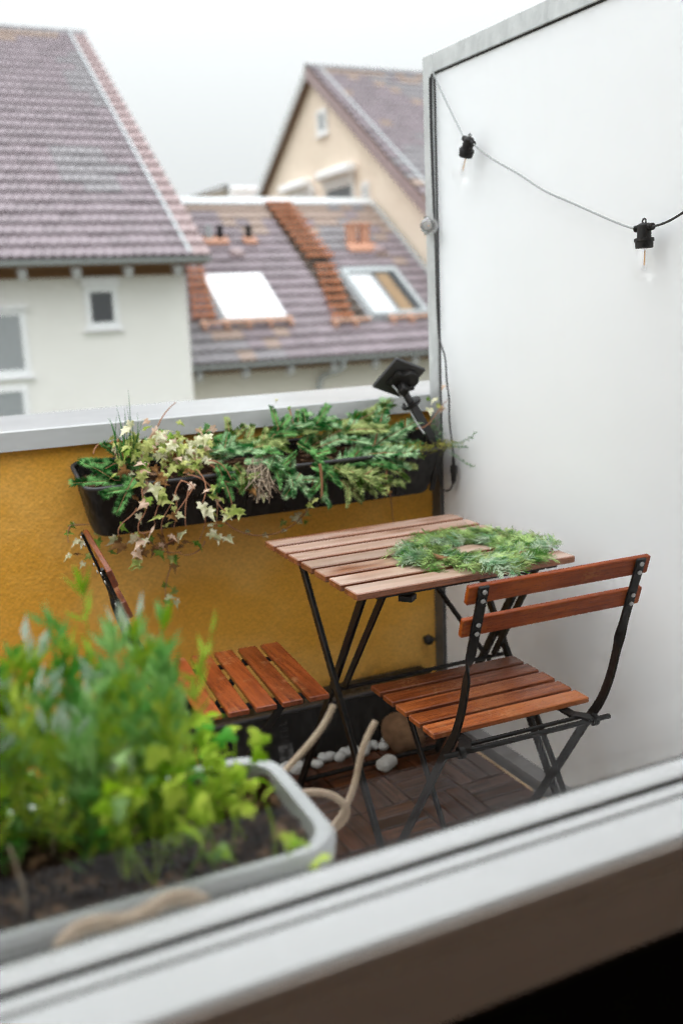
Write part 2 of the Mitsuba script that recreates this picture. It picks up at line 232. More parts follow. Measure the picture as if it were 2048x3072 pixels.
IVY_LEAVES=[[[-0.97, -0.13, 0.915], 3, 1], [[-0.968, -0.16, 0.901], 4, 3], [[-0.923, -0.15, 0.912], 4, 2], [[-0.931, -0.16, 0.892], 4, 2], [[-0.898, -0.1, 0.943], 4, 0], [[-0.88, -0.1, 0.95], 4, 2], [[-0.856, -0.09, 0.952], 4, 0], [[-0.863, -0.08, 0.978], 3.5, 2], [[-0.843, -0.11, 0.93], 4, 2], [[-0.83, -0.11, 0.924], 4, 0], [[-0.863, -0.14, 0.904], 3.5, 1], [[-0.848, -0.15, 0.891], 4, 1], [[-0.822, -0.14, 0.895], 4, 1], [[-0.805, -0.13, 0.906], 4, 0], [[-0.791, -0.13, 0.904], 4.5, 1], [[-0.789, -0.15, 0.888], 4, 1], [[-0.773, -0.12, 0.915], 4, 1], [[-0.758, -0.13, 0.905], 3.5, 0], [[-0.748, -0.14, 0.896], 3, 0], [[-0.877, -0.17, 0.879], 4, 1], [[-0.907, -0.19, 0.854], 5, 0], [[-0.898, -0.2, 0.841], 4.5, 1], [[-0.891, -0.2, 0.821], 4, 1], [[-0.92, -0.18, 0.854], 3.5, 2], [[-0.939, -0.2, 0.818], 3.5, 2], [[-0.925, -0.2, 0.827], 2.5, 4], [[-0.907, -0.2, 0.781], 4, 1], [[-0.855, -0.2, 0.824], 2.6, 0], [[-0.856, -0.21, 0.78], 2.5, 0], [[-0.872, -0.2, 0.78], 3.5, 3], [[-0.792, -0.21, 0.794], 4.5, 0], [[-0.779, -0.21, 0.779], 4, 0], [[-0.709, -0.21, 0.774], 5, 1], [[-0.729, -0.21, 0.763], 4, 0], [[-0.696, -0.21, 0.768], 4, 1], [[-0.758, -0.2, 0.838], 3.5, 1], [[-0.759, -0.2, 0.815], 3, 1], [[-0.655, -0.2, 0.821], 4, 3], [[-0.673, -0.19, 0.826], 3, 3], [[-0.762, -0.17, 0.712], 3.8, 0], [[-0.72, -0.17, 0.694], 4.2, 0], [[-0.746, -0.17, 0.7], 3.2, 0], [[-0.843, -0.18, 0.725], 3.5, 0], [[-0.969, -0.18, 0.725], 4, 0], [[-0.955, -0.14, 0.66], 4, 1], [[-0.954, -0.14, 0.646], 3.5, 1], [[-0.923, -0.2, 0.752], 4.5, 2], [[-0.951, -0.18, 0.72], 4, 2], [[-0.956, -0.15, 0.685], 4, 2], [[-0.938, -0.15, 0.685], 4, 3], [[-0.991, -0.12, 0.707], 4.6, 3], [[-0.89, -0.12, 0.671], 3.6, 4], [[-0.849, -0.1, 0.642], 3.5, 4], [[-0.854, -0.1, 0.647], 3.5, 1], [[-0.849, -0.1, 0.623], 3.2, 3], [[-0.786, -0.12, 0.679], 3.5, 4], [[-0.867, -0.06, 0.517], 2.8, 4], [[-0.841, -0.06, 0.542], 2.8, 1], [[-0.841, -0.06, 0.51], 2.8, 0], [[-0.868, -0.06, 0.563], 2.4, 4], [[-0.861, -0.06, 0.528], 3.4, 0], [[-0.491, -0.08, 0.702], 3.4, 0], [[-0.456, -0.08, 0.708], 2.4, 1], [[-0.522, -0.07, 0.691], 2.6, 1], [[-0.52, -0.07, 0.667], 2, 0], [[-0.574, -0.06, 0.66], 2, 0], [[-0.625, -0.06, 0.677], 2, 0], [[-0.471, -0.03, 1.003], 1.6, 4], [[-0.48, -0.2, 0.77], 3, 1], [[-0.497, -0.2, 0.759], 2.4, 1], [[-1.085, -0.04, 0.711], 3, 0], [[-1.07, -0.04, 0.706], 2.6, 0], [[-1.073, -0.04, 0.649], 2.2, 0], [[-1.056, -0.04, 0.667], 2.4, 1], [[-1.092, -0.04, 0.754], 2.2, 4], [[-1.108, -0.04, 0.677], 2.6, 0], [[-1.063, -0.04, 0.731], 2.2, 3], [[-1.084, -0.04, 0.678], 2.8, 3], [[-1.032, -0.05, 0.705], 3, 4], [[-1.001, -0.05, 0.673], 2.6, 4], [[-0.925, -0.16, 0.712], 3.5, 3], [[-0.892, -0.16, 0.721], 3, 3], [[-0.87, -0.1, 0.683], 3, 3], [[-0.888, -0.1, 0.681], 3, 3], [[-0.823, -0.08, 0.667], 3, 3], [[-0.807, -0.08, 0.679], 3, 3], [[-0.85, -0.1, 0.689], 3, 3], [[-0.898, -0.1, 0.673], 3, 3], [[-0.908, -0.1, 0.94], 3.6, 1], [[-0.915, -0.08, 0.956], 3, 0], [[-0.815, -0.08, 0.946], 3.4, 2], [[-0.8, -0.09, 0.928], 3.6, 1], [[-0.777, -0.08, 0.943], 3.2, 3], [[-0.735, -0.07, 0.951], 3.2, 0], [[-0.903, -0.13, 0.921], 3.6, 1], [[-0.873, -0.12, 0.925], 3.6, 0], [[-0.893, -0.15, 0.896], 3.2, 3], [[-0.806, -0.16, 0.883], 3.6, 3], [[-0.939, -0.1, 0.939], 3.2, 0], [[-0.972, -0.09, 0.945], 2.8, 0], [[-0.071, -0.12, 0.97], 3.4, 0], [[-0.044, -0.1, 0.997], 3.2, 0], [[-0.031, -0.1, 0.977], 2.4, 1], [[-0.018, -0.1, 0.973], 2.2, 2], [[-0.262, -0.19, 0.811], 3, 1], [[-0.26, -0.2, 0.781], 3.4, 1], [[-0.256, -0.2, 0.765], 2.4, 3], [[-0.013, -0.1, 1.032], 2, 2]]
IVY_STEMS=[[[-0.754, -0.16, 0.9], [-0.725, -0.17, 0.889], [-0.703, -0.18, 0.851], [-0.694, -0.19, 0.829], [-0.68, -0.2, 0.812]], [[-0.75, -0.16, 0.89], [-0.725, -0.177, 0.853], [-0.719, -0.193, 0.828], [-0.715, -0.21, 0.789]], [[-0.788, -0.16, 0.881], [-0.775, -0.185, 0.851], [-0.793, -0.21, 0.803]], [[-0.832, -0.18, 0.862], [-0.853, -0.183, 0.833], [-0.865, -0.185, 0.808], [-0.886, -0.188, 0.78], [-0.898, -0.19, 0.746]], [[-0.84, -0.19, 0.862], [-0.821, -0.2, 0.854], [-0.811, -0.21, 0.841]], [[-0.824, -0.2, 0.837], [-0.834, -0.2, 0.798], [-0.838, -0.2, 0.744]], [[-0.858, -0.2, 0.837], [-0.856, -0.195, 0.8], [-0.867, -0.19, 0.742]], [[-0.747, -0.2, 0.828], [-0.747, -0.205, 0.788], [-0.733, -0.21, 0.773]], [[-0.938, -0.19, 0.854], [-0.936, -0.19, 0.827], [-0.934, -0.19, 0.796], [-0.954, -0.19, 0.767], [-0.954, -0.19, 0.745], [-0.939, -0.19, 0.741], [-0.918, -0.19, 0.776]], [[-0.767, -0.12, 0.681], [-0.781, -0.113, 0.658], [-0.808, -0.107, 0.647], [-0.834, -0.1, 0.654]], [[-0.85, -0.08, 0.618], [-0.865, -0.07, 0.575], [-0.869, -0.06, 0.524]], [[-0.727, -0.16, 0.745], [-0.691, -0.144, 0.708], [-0.637, -0.128, 0.681], [-0.581, -0.112, 0.67], [-0.523, -0.096, 0.676], [-0.473, -0.08, 0.696]], [[-0.473, -0.08, 0.696], [-0.467, -0.12, 0.732], [-0.472, -0.16, 0.778], [-0.482, -0.2, 0.824]], [[-1.094, -0.04, 0.754], [-1.035, -0.03, 0.746]], [[-1.094, -0.04, 0.754], [-1.103, -0.04, 0.732], [-1.103, -0.04, 0.709]], [[-0.955, -0.19, 0.807], [-0.979, -0.19, 0.784], [-1.002, -0.19, 0.765], [-1.006, -0.19, 0.744]], [[-0.869, -0.17, 0.869], [-0.879, -0.18, 0.845], [-0.902, -0.19, 0.805], [-0.917, -0.2, 0.769]], [[-0.81, -0.19, 0.838], [-0.841, -0.195, 0.802], [-0.872, -0.2, 0.772]], [[-0.906, -0.15, 0.906], [-0.916, -0.16, 0.891], [-0.922, -0.17, 0.875]], [[-0.965, -0.08, 0.943], [-0.974, -0.087, 0.958], [-0.974, -0.093, 0.924], [-0.964, -0.1, 0.906]], [[-0.854, -0.07, 0.99], [-0.831, -0.06, 1.019], [-0.796, -0.05, 1.045]], [[-1.021, -0.05, 0.932], [-1.009, -0.04, 0.95], [-0.993, -0.03, 0.956]], [[-0.833, -0.18, 0.731], [-0.861, -0.14, 0.699], [-0.889, -0.1, 0.676]], [[-0.896, -0.18, 0.744], [-0.877, -0.13, 0.699], [-0.85, -0.08, 0.623]], [[-0.934, -0.15, 0.734], [-0.913, -0.13, 0.7], [-0.874, -0.11, 0.667], [-0.822, -0.09, 0.654]], [[-0.785, -0.2, 0.782], [-0.778, -0.17, 0.74], [-0.786, -0.14, 0.693]], [[-0.469, -0.03, 0.999], [-0.469, -0.045, 0.972], [-0.469, -0.06, 0.949]], [[-0.815, -0.17, 0.872], [-0.783, -0.17, 0.859], [-0.753, -0.17, 0.828], [-0.742, -0.17, 0.781], [-0.751, -0.17, 0.727]], [[-0.118, -0.12, 0.919], [-0.062, -0.12, 0.942], [-0.029, -0.12, 0.979], [-0.01, -0.12, 0.993]], [[-0.255, -0.19, 0.823], [-0.255, -0.19, 0.78], [-0.236, -0.17, 0.744], [-0.204, -0.12, 0.691], [-0.177, -0.08, 0.643]]]
OLDTWIG=[[-0.46, -0.2, 0.864], [-0.457, -0.2, 0.807], [-0.46, -0.2, 0.771]]
BLADES=[[[-0.95, -0.12, 0.909], [-0.93, -0.1, 1.09]], [[-0.942, -0.12, 0.908], [-0.929, -0.1, 1.023]], [[-0.958, -0.12, 0.91], [-0.944, -0.1, 1.046]], [[-0.948, -0.12, 0.909], [-0.937, -0.1, 1.053]], [[-0.937, -0.12, 0.908], [-0.912, -0.1, 1.03]], [[-0.962, -0.12, 0.915], [-0.961, -0.1, 1.041]], [[-0.944, -0.12, 0.913], [-0.927, -0.1, 0.989]], [[-0.954, -0.12, 0.91], [-0.955, -0.1, 0.983]], [[-0.933, -0.12, 0.912], [-0.919, -0.1, 0.98]], [[-0.979, -0.12, 0.963], [-0.986, -0.1, 1.024]]]
DRIED=[[[-0.628, -0.15, 0.882], [-0.658, -0.2, 0.844]], [[-0.624, -0.15, 0.882], [-0.645, -0.2, 0.817]], [[-0.621, -0.15, 0.882], [-0.631, -0.2, 0.79]], [[-0.617, -0.15, 0.881], [-0.613, -0.2, 0.815]], [[-0.613, -0.15, 0.881], [-0.599, -0.2, 0.788]], [[-0.609, -0.15, 0.88], [-0.66, -0.2, 0.823]], [[-0.606, -0.15, 0.88], [-0.646, -0.2, 0.795]], [[-0.602, -0.15, 0.88], [-0.629, -0.2, 0.821]], [[-0.598, -0.15, 0.879], [-0.614, -0.2, 0.793]], [[-0.594, -0.15, 0.879], [-0.597, -0.2, 0.819]], [[-0.591, -0.15, 0.878], [-0.661, -0.2, 0.801]], [[-0.587, -0.15, 0.878], [-0.644, -0.2, 0.826]], [[-0.583, -0.15, 0.878], [-0.63, -0.2, 0.799]], [[-0.579, -0.15, 0.877], [-0.613, -0.2, 0.824]], [[-0.576, -0.15, 0.877], [-0.598, -0.2, 0.796]], [[-0.572, -0.15, 0.876], [-0.659, -0.2, 0.831]], [[-0.568, -0.15, 0.876], [-0.645, -0.2, 0.804]], [[-0.564, -0.15, 0.876], [-0.628, -0.2, 0.829]], [[-0.56, -0.15, 0.875], [-0.614, -0.2, 0.802]], [[-0.557, -0.15, 0.875], [-0.597, -0.2, 0.827]], [[-0.628, -0.15, 0.882], [-0.661, -0.2, 0.809]], [[-0.624, -0.15, 0.882], [-0.643, -0.2, 0.835]], [[-0.621, -0.15, 0.882], [-0.629, -0.2, 0.807]], [[-0.617, -0.15, 0.881], [-0.612, -0.2, 0.833]], [[-0.613, -0.15, 0.881], [-0.598, -0.2, 0.805]], [[-0.609, -0.15, 0.88], [-0.659, -0.2, 0.84]]]
CABLE_A=[[-0.015, -0.082, 1.887], [-0.015, -0.115, 1.841], [-0.015, -0.152, 1.793], [-0.015, -0.193, 1.742], [-0.015, -0.229, 1.708], [-0.015, -0.251, 1.691]]
CABLE_B=[[-0.015, -0.303, 1.658], [-0.015, -0.398, 1.606], [-0.015, -0.483, 1.568], [-0.015, -0.569, 1.525], [-0.015, -0.663, 1.489], [-0.015, -0.767, 1.45], [-0.015, -0.833, 1.426], [-0.015, -0.885, 1.407]]
CABLE_C=[[-0.02, -0.957, 1.409], [-0.02, -0.987, 1.415], [-0.02, -1.029, 1.429], [-0.02, -1.09, 1.452], [-0.02, -1.153, 1.486]]
CABLE_V=[[-0.006, -0.06, 1.888], [-0.006, -0.055, 1.82], [-0.006, -0.055, 1.715], [-0.006, -0.057, 1.59], [-0.006, -0.059, 1.517], [-0.006, -0.062, 1.407], [-0.006, -0.064, 1.277], [-0.006, -0.071, 1.182]]
CABLE_W=[[-0.012, -0.059, 1.879], [-0.012, -0.058, 1.802], [-0.012, -0.059, 1.705], [-0.012, -0.063, 1.589], [-0.012, -0.065, 1.517]]
CABLE_P=[[-0.012, -0.081, 1.182], [-0.012, -0.088, 1.156], [-0.012, -0.108, 1.124], [-0.012, -0.117, 1.069], [-0.012, -0.123, 1.027], [-0.012, -0.129, 0.998], [-0.012, -0.129, 0.945], [-0.012, -0.138, 0.888], [-0.012, -0.145, 0.854], [-0.012, -0.147, 0.828]]
CABLE_Q=[[-0.012, -0.145, 0.756], [-0.012, -0.135, 0.738], [-0.012, -0.109, 0.723], [-0.012, -0.086, 0.726], [-0.012, -0.068, 0.75], [-0.012, -0.064, 0.789], [-0.012, -0.067, 0.82]]
PLUG=[[-0.012, -0.146, 0.83], [-0.012, -0.148, 0.803], [-0.012, -0.148, 0.786], [-0.012, -0.145, 0.753]]
SPRIGS+=[[[-0.744, -0.12, 0.913], [-0.639, -0.1, 0.928], 1, 1], [[-0.657, -0.08, 0.913], [-0.517, -0.06, 0.939], 2, 1], [[-0.656, -0.15, 0.881], [-0.533, -0.15, 0.884], 1, 1], [[-0.557, -0.07, 0.915], [-0.478, -0.05, 0.984], 0, 1], [[-0.492, -0.08, 0.928], [-0.385, -0.06, 0.974], 0, 1], [[-0.431, -0.08, 0.941], [-0.343, -0.06, 0.973], 1, 1], [[-0.341, -0.12, 0.862], [-0.176, -0.1, 0.901], 0, 1.1], [[-0.316, -0.15, 0.835], [-0.139, -0.13, 0.87], 1, 1.2], [[-0.509, -0.18, 0.842], [-0.568, -0.21, 0.795], 1, 1], [[-0.393, -0.18, 0.81], [-0.339, -0.21, 0.755], 2, 1.1], [[-0.299, -0.08, 0.9], [-0.231, -0.06, 0.97], 1, 1], [[-0.793, -0.1, 0.898], [-0.707, -0.08, 0.933], 2, 0.9], [[-0.279, -0.16, 0.832], [-0.147, -0.17, 0.823], 2, 1]]
SPRIGS+=[[[-0.755, -0.07, 0.917], [-0.653, -0.05, 0.95], 0, 1], [[-0.623, -0.14, 0.894], [-0.551, -0.13, 0.921], 0, 1], [[-0.598, -0.17, 0.877], [-0.533, -0.19, 0.846], 0, 1.1], [[-0.226, -0.12, 0.845], [-0.094, -0.1, 0.882], 0, 1], [[-0.475, -0.17, 0.855], [-0.372, -0.18, 0.826], 0, 1.1], [[-0.694, -0.18, 0.885], [-0.642, -0.2, 0.816], 2, 1], [[-0.278, -0.1, 0.872], [-0.136, -0.08, 0.923], 1, 1], [[-0.523, -0.06, 0.929], [-0.415, -0.05, 0.988], 1, 1]]
IVY_LEAVES+=[[[-0.954, -0.14, 0.998], 3.5, 0], [[-0.866, -0.108, 0.972], 3.8, 0], [[-0.949, -0.126, 0.941], 3.3, 1], [[-0.797, -0.114, 0.929], 3.6, 1], [[-0.804, -0.1, 0.925], 4.2, 3], [[-0.903, -0.129, 0.943], 3.4, 1], [[-0.795, -0.135, 0.928], 3.2, 0], [[-0.817, -0.11, 0.906], 3.6, 0], [[-0.904, -0.136, 0.996], 2.9, 1], [[-0.826, -0.141, 0.914], 3.3, 2], [[-0.79, -0.105, 0.92], 4.0, 1], [[-0.865, -0.135, 0.938], 3.1, 1], [[-0.769, -0.128, 0.923], 3.2, 0], [[-0.933, -0.137, 0.935], 3.8, 1], [[-0.84, -0.11, 0.912], 4.0, 1], [[-0.747, -0.139, 0.96], 3.9, 0], [[-0.961, -0.104, 0.913], 2.9, 2], [[-0.769, -0.115, 0.917], 3.4, 0], [[-0.778, -0.135, 0.905], 2.9, 2], [[-0.81, -0.134, 0.942], 3.2, 1], [[-0.838, -0.133, 0.942], 3.4, 1], [[-0.922, -0.106, 0.974], 3.4, 1], [[-0.849, -0.12, 0.925], 2.6, 1], [[-0.925, -0.119, 0.957], 3.2, 1], [[-0.757, -0.117, 0.911], 3.2, 1], [[-0.958, -0.146, 0.956], 3.5, 1], [[-0.807, -0.142, 0.902], 3.8, 0], [[-0.781, -0.124, 0.919], 3.1, 2], [[-0.914, -0.116, 0.924], 3.6, 0], [[-0.948, -0.119, 0.966], 3.7, 1], [[-0.956, -0.126, 0.934], 3.2, 3], [[-0.902, -0.147, 0.959], 3.0, 1], [[-0.938, -0.117, 0.954], 3.0, 1], [[-0.751, -0.121, 0.915], 3.7, 1], [[-0.764, -0.127, 0.949], 4.0, 0], [[-0.84, -0.138, 0.947], 4.1, 0], [[-0.843, -0.103, 0.93], 3.3, 3], [[-0.921, -0.12, 0.924], 3.0, 2], [[-0.809, -0.119, 0.901], 3.8, 1], [[-0.785, -0.108, 0.922], 3.3, 1], [[-0.777, -0.148, 0.901], 2.6, 1], [[-0.796, -0.128, 0.907], 3.7, 1], [[-0.771, -0.127, 0.885], 3.5, 1], [[-0.9, -0.131, 0.953], 3.9, 1], [[-0.864, -0.127, 0.93], 4.0, 0], [[-0.822, -0.118, 0.931], 3.8, 1]]

# ================================================================== SETTING
struct('ground'); put('ground', MB().box((0, 60, -6.05), (400, 400, .1)), 'ground')

# ------------------------------------------------------------------ far houses
A_ROOF = math.radians(33.75)
tile_v = []
def tile_mesh(w=.30, L=.42):
    """double-roll interlocking roof tile: x across, y up the slope, z out of the roof"""
    xs = np.linspace(-w/2, w/2+.01, 13); prof = .022*np.clip(np.cos((xs/w*2)*2*math.pi), -.35, 1)
    m = MB(); v = []
    for y, z0 in ((0, .072), (L, .012)):
        v += [[x, y, z0+q] for x, q in zip(xs, prof)]
    v += [[x, 0.0, 0.030+q*.9] for x, q in zip(xs, prof)]
    n = len(xs); f = [[i, i+1, n+i+1, n+i] for i in range(n-1)]+[[2*n+i, 2*n+i+1, i+1, i] for i in range(n-1)]
    return m.add(v, f)
TILE_PLY = ply(tile_mesh().data(), TILE[0], 40)
def tone_at(x, s, seed, warm=0.0):
    k = (.5+.5*math.sin(x*1.3+seed+1.7*math.sin(s*.8+seed*2)))*math.exp(-((x-(3.1-.0*s))/1.6)**2) if seed < 2 else .5+.5*math.sin(x*.9+seed+1.2*math.sin(s*.9))*math.cos(s*.7+seed*3)
    q = rng.random()
    if q < warm: return TILE[3]
    if k > (.45 if seed < 2 else .78) and rng.random() < .85: return TILE[2]
    return TILE[0] if rng.random() < .6 else TILE[1]
def tiled_roof(parent, eave, right, cols, rows, gauge, seed, keep, warm=None, skip=None, verge=True, width=.30):
    """tiles from the eave line (y, z) up the slope, columns counted leftwards from x = right"""
    ca, sa = math.cos(A_ROOF), math.sin(A_ROOF); R = np.array([[1, 0, 0], [0, ca, -sa], [0, sa, ca]])
    spots = []
    for j in range(rows):
        for i in range(cols):
            x, s = right-(i+.5)*width, j*gauge
            if skip and skip(x, s+.2): continue
            b = tone_at(x, s, seed, warm(x, s) if warm else 0)
            if verge and i == 0: b = TILE[4]
            if seed == 4.1 and 6.62 < x < 7.36-.03*(5-s) and s > .7: b = TILE[5]      # near-black tiles: shade between the stepping rungs put into their colour
            spots.append((np.array([x, eave[0]+ca*s, eave[1]+sa*s]), b))
    spots.sort(key=lambda q: ((q[0]-CAM)**2).sum())
    rest = {}
    for n, (P, b) in enumerate(spots):
        jit = rotz(rng.normal(0, .004))@rotx(rng.normal(0, .006))
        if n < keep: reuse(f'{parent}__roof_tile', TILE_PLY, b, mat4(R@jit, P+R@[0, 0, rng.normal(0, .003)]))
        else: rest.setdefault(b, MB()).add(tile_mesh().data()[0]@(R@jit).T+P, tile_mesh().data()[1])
    first = True
    for b, m in rest.items():
        k = put(f'{parent}__roof_tiling', m, b, 40); labels[k] = {'kind': 'stuff'}
    return R
def window(parent, x0, x1, z0, z1, y, depth=.05, frame=.07, box=0.0, sill=True, pane='pane_dark', axis='y'):
    """window on a wall facing -y (axis 'y') or on a wall facing -x (axis 'x', then x0, x1 are y values)"""
    def sp(m, a0, a1, b0, b1, d0, d1):
        return m.span((a0, y-d1, b0), (a1, y-d0, b1), .006) if axis == 'y' else m.span((y-d1, a0, b0), (y-d0, a1, b1), .006)
    w = MB()
    sp(w, x0, x0+frame, z0+frame, z1-frame, 0, depth); sp(w, x1-frame, x1, z0+frame, z1-frame, 0, depth)
    sp(w, x0, x1, z0, z0+frame, 0, depth); sp(w, x0, x1, z1-frame, z1, 0, depth)
    k = part(parent, 'window', w, 'white_paint')
    put(f'{k}__pane', sp(MB(), x0+frame*.8, x1-frame*.8, z0+frame*.8, z1-frame*.8, .004, depth*.5), pane)
    if box: put(f'{k}__shutter_box', sp(MB(), x0-.03, x1+.03, z1, z1+box, 0, .12), 'white_paint')
    if sill: put(f'{k}__sill', sp(MB(), x0-.05, x1+.05, z0-.05, z0, 0, .09), 'white_paint')
    return k
def gutter(parent, x0, x1, y, z, r=.07):
    a = np.linspace(math.pi, 2*math.pi, 9); p = [[r*math.cos(t), r*math.sin(t)] for t in a]+[[.8*r*math.cos(t), .8*r*math.sin(t)] for t in a[::-1]]
    part(parent, 'gutter', MB().sweep([[x0, y, z], [x1, y, z]], p, (0, 0, 1)), 'zinc_gutter', 40)
def rafters(parent, xs, y0, y1, z0, ext=0):
    ca, sa = math.cos(A_ROOF), math.sin(A_ROOF)
    for x in xs: part(parent, 'rafter_tail', MB().bar([[x, y0-.02, z0-.10], [x, y1, z0-.10+(y1-y0)*sa/ca]], .11, .15), 'rafter_grey')
def ridge_line(parent, x0, x1, y, z, mat_, n, r=.11):
    L = (x1-x0)/n; a = np.linspace(0, math.pi, 7)
    for i in range(n):
        rr = r*np.array([1.0, 1.08]); m = MB(); v = []
        for k in (0, 1): v += [[x0+(i+k*1.06)*L, y+rr[1-k]*math.cos(t), z-.05+rr[1-k]*math.sin(t)] for t in a]
        f = [[j, j+1, 8+j, 7+j] for j in range(6)]; m.add(v, f)
        part(parent, 'ridge_tile', m, mat_, True)
ca, sa, ta = math.cos(A_ROOF), math.sin(A_ROOF), math.tan(A_ROOF)

# cream house on the left
h = thing('cream_house', 'cream house at the left under a large steep purple-brown tiled roof', 'house')
EY, EZ, XR = 12.614, 2.06, 3.50
part(h, 'wall', MB().span((-9, 13.114, -6), (3.24, 24.5, 2.36)), 'plaster_cream')
part(h, 'eave_soffit', MB().box((-2.85, 12.85, 2.10), (12.6, .60, .02), rotx(A_ROOF*.98)), 'eave_wood')
part(h, 'eave_board', MB().span((-9, 13.06, 1.80), (3.24, 13.112, 2.36)), 'eave_wood')
part(h, 'roof', MB().prism([(EY, EZ-.02), (20.1, EZ-.02+7.486*ta), (27.6, EZ-.02), (27.6, EZ-.10), (20.1, EZ-.10+7.486*ta-.0), (EY, EZ-.10)], -9, XR-.03, 0), 'eave_wood')
tiled_roof(h, (EY-.03, EZ-.02), XR, 17, 27, .333, 1.3, 300, lambda x, s: .0 if s < 8.3 else .5)
gutter(h, -9, XR, EY-.05, EZ-.02, .075)
rafters(h, [3.0-.78*i for i in range(6)], EY+.02, 13.15, EZ-.13)
ridge_line(h, -1.6, XR, 20.1, EZ+7.486*ta+.03, TILE[2], 12)
sR = np.array([[1, 0, 0], [0, ca, -sa], [0, sa, ca]])
part(h, 'verge_strip', MB().box(np.array([XR-.31, EY, EZ])+sR@[0, 4.5, .07], (.05, 9.0, .03), sR), 'zinc_gutter')
part(h, 'verge_board', MB().box(np.array([XR+.0, EY, EZ])+sR@[0, 4.5, -.06], (.03, 9.0, .16), sR), TILE[4])
w = window(h, 1.60, 2.12, 1.02, 1.66, 13.114, .05, .09, .14)
window(h, -.9, .70, .37, 1.36, 13.114, .05, .09, .05, True, 'pane_grey'); window(h, -.9, .62, -1.2, .22, 13.114, .05, .09, 0, True, 'pane_grey')

# low house with skylights
h = thing('low_roof_house', 'low house whose tiled roof carries two skylights and rusty stepping rungs', 'house')
EY, EZ, XR = 13.869, .30, 9.50
def on_roof(x, s, n=0): return np.array([x, EY, EZ])+sR@np.array([0, s, n])
part(h, 'wall', MB().span((2.0, 14.4, -6), (9.5, 23, .55)), 'plaster_pale')
part(h, 'roof', MB().prism([(EY, EZ-.02), (18.59, EZ-.02+4.721*ta), (23.3, EZ-.02), (23.3, EZ-.1), (18.59, EZ-.1+4.721*ta), (EY, EZ-.1)], 2.0, XR, 0), 'eave_wood')
SK = [(4.44, 5.64, 1.13, 2.62), (7.42, 8.70, 1.03, 2.74)]
def sky_skip(x, s): return any(a+.12 < x < b-.12 and c+.1 < s-.1 < d-.1 for a, b, c, d in SK)
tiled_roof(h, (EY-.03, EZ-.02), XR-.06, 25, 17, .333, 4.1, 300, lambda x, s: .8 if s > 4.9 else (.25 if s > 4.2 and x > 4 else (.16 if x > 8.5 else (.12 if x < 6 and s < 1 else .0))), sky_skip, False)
gutter(h, 2.0, XR, EY-.05, EZ-.02, .075)
part(h, 'eave_soffit', MB().box((5.75, 14.15, .30), (7.5, .62, .02), rotx(A_ROOF*.98)), 'eave_wood')
rafters(h, [3.6+.86*i for i in range(7)], EY+.02, 14.45, EZ-.13)
part(h, 'eave_board', MB().span((3.2, 14.35, .10), (9.5, 14.398, .55)), 'eave_wood')
part(h, 'ridge_flashing', MB().box(on_roof(5.75, 5.66, .085), (7.5, .26, .03), sR), 'ridge_metal')
part(h, 'verge_flashing', MB().box(on_roof(XR-.03, 2.85, .07), (.10, 5.7, .05), sR), 'zinc_gutter')
part(h, 'downpipe', MB().tube(smooth_path([[6.35, EY-.03, .24], [6.35, EY-.02, .10], [6.28, 14.0, .0], [6.10, 14.28, -.1], [6.06, 14.32, -.25], [6.06, 14.32, -2.5]], 30), .045, 10), 'zinc_gutter', True)
for i, (a, b, c, d) in enumerate(SK):
    f = MB()
    for lo, hi in (((a, c), (b, c+.10)), ((a, d-.16), (b, d)), ((a, c+.1), (a+.09, d-.16)), ((b-.09, c+.1), (b, d-.16))):
        f.box(on_roof((lo[0]+hi[0])/2, (lo[1]+hi[1])/2, .10), (hi[0]-lo[0], hi[1]-lo[1], .12), sR, .012)
    k = part(h, 'skylight', f, 'white_paint' if i == 0 else 'zinc_gutter')
    put(f'{k}__flashing', MB().box(on_roof((a+b)/2-.02, (c+d)/2-.03, .055), (b-a+.12, d-c+.1, .05), sR), 'slate_edge')
    if i == 0: put(f'{k}__blind', MB().box(on_roof((a+b)/2, (c+d)/2, .12), (b-a-.12, d-c-.2, .04), sR, .01), 'blind_fabric')
    else:
        put(f'{k}__pane', MB().box(on_roof((a+b)/2, (c+d)/2, .085), (b-a-.12, d-c-.2, .02), sR), 'pane_dark')
        put(f'{k}__blind', MB().box(on_roof(a+.36, (c+d)/2-.03, .105), (.50, d-c-.34, .012), sR), 'blind_fabric')
        put(f'{k}__curtain', MB().box(on_roof(b-.42, (c+d)/2-.03, .103), (.28, d-c-.36, .012), sR), 'curtain')
def rung(x, s, w): part(h, 'rung', MB().box(on_roof(x, s, .19), (w, .10, .03), sR@rotx(-A_ROOF), .008).box(on_roof(x, s, .19)+[0, -.055, -.03], (w, .025, .05), None, .006).box(on_roof(x-w*.38, s+.02, .09), (.04, .04, .22), sR).box(on_roof(x+w*.38, s+.02, .09), (.04, .04, .22), sR), 'rust_paint')
for i in range(9): rung(7.05+.012*i, 5.42-.275*i, .62)
for i in range(7): rung(7.10-.06*i, 2.80-.29*i, .44)
for i in range(8): rung(4.40-.05*i, 3.0-.25*i, .30+.02*i)
for x0, x1, s in ((3.9, 5.7, 1.0), (6.45, 7.3, .87), (7.7, 8.6, .88)):
    m = MB().box(on_roof((x0+x1)/2, s, .16), (x1-x0, .05, .06), sR, .01)
    for q in np.arange(x0+.1, x1, .42): m.box(on_roof(q, s+.02, .09), (.05, .22, .12), sR)
    part(h, 'snow_guard', m, 'faded_rust')
for x, s, t in ((5.02, 3.98, 'zinc_gutter'), (5.26, 3.98, 'black_steel'), (5.88, 3.98, 'black_steel')):
    b = on_roof(x, s, .05); part(h, 'vent_pipe', MB().tube([b+[0, 0, .0], b+[0, 0, .34]], .065, 12), t, 40)
    part(h, 'vent_collar', MB().box(b+[.02, -.02, .03], (.30, .26, .10), sR, .04), 'terracotta_bright')
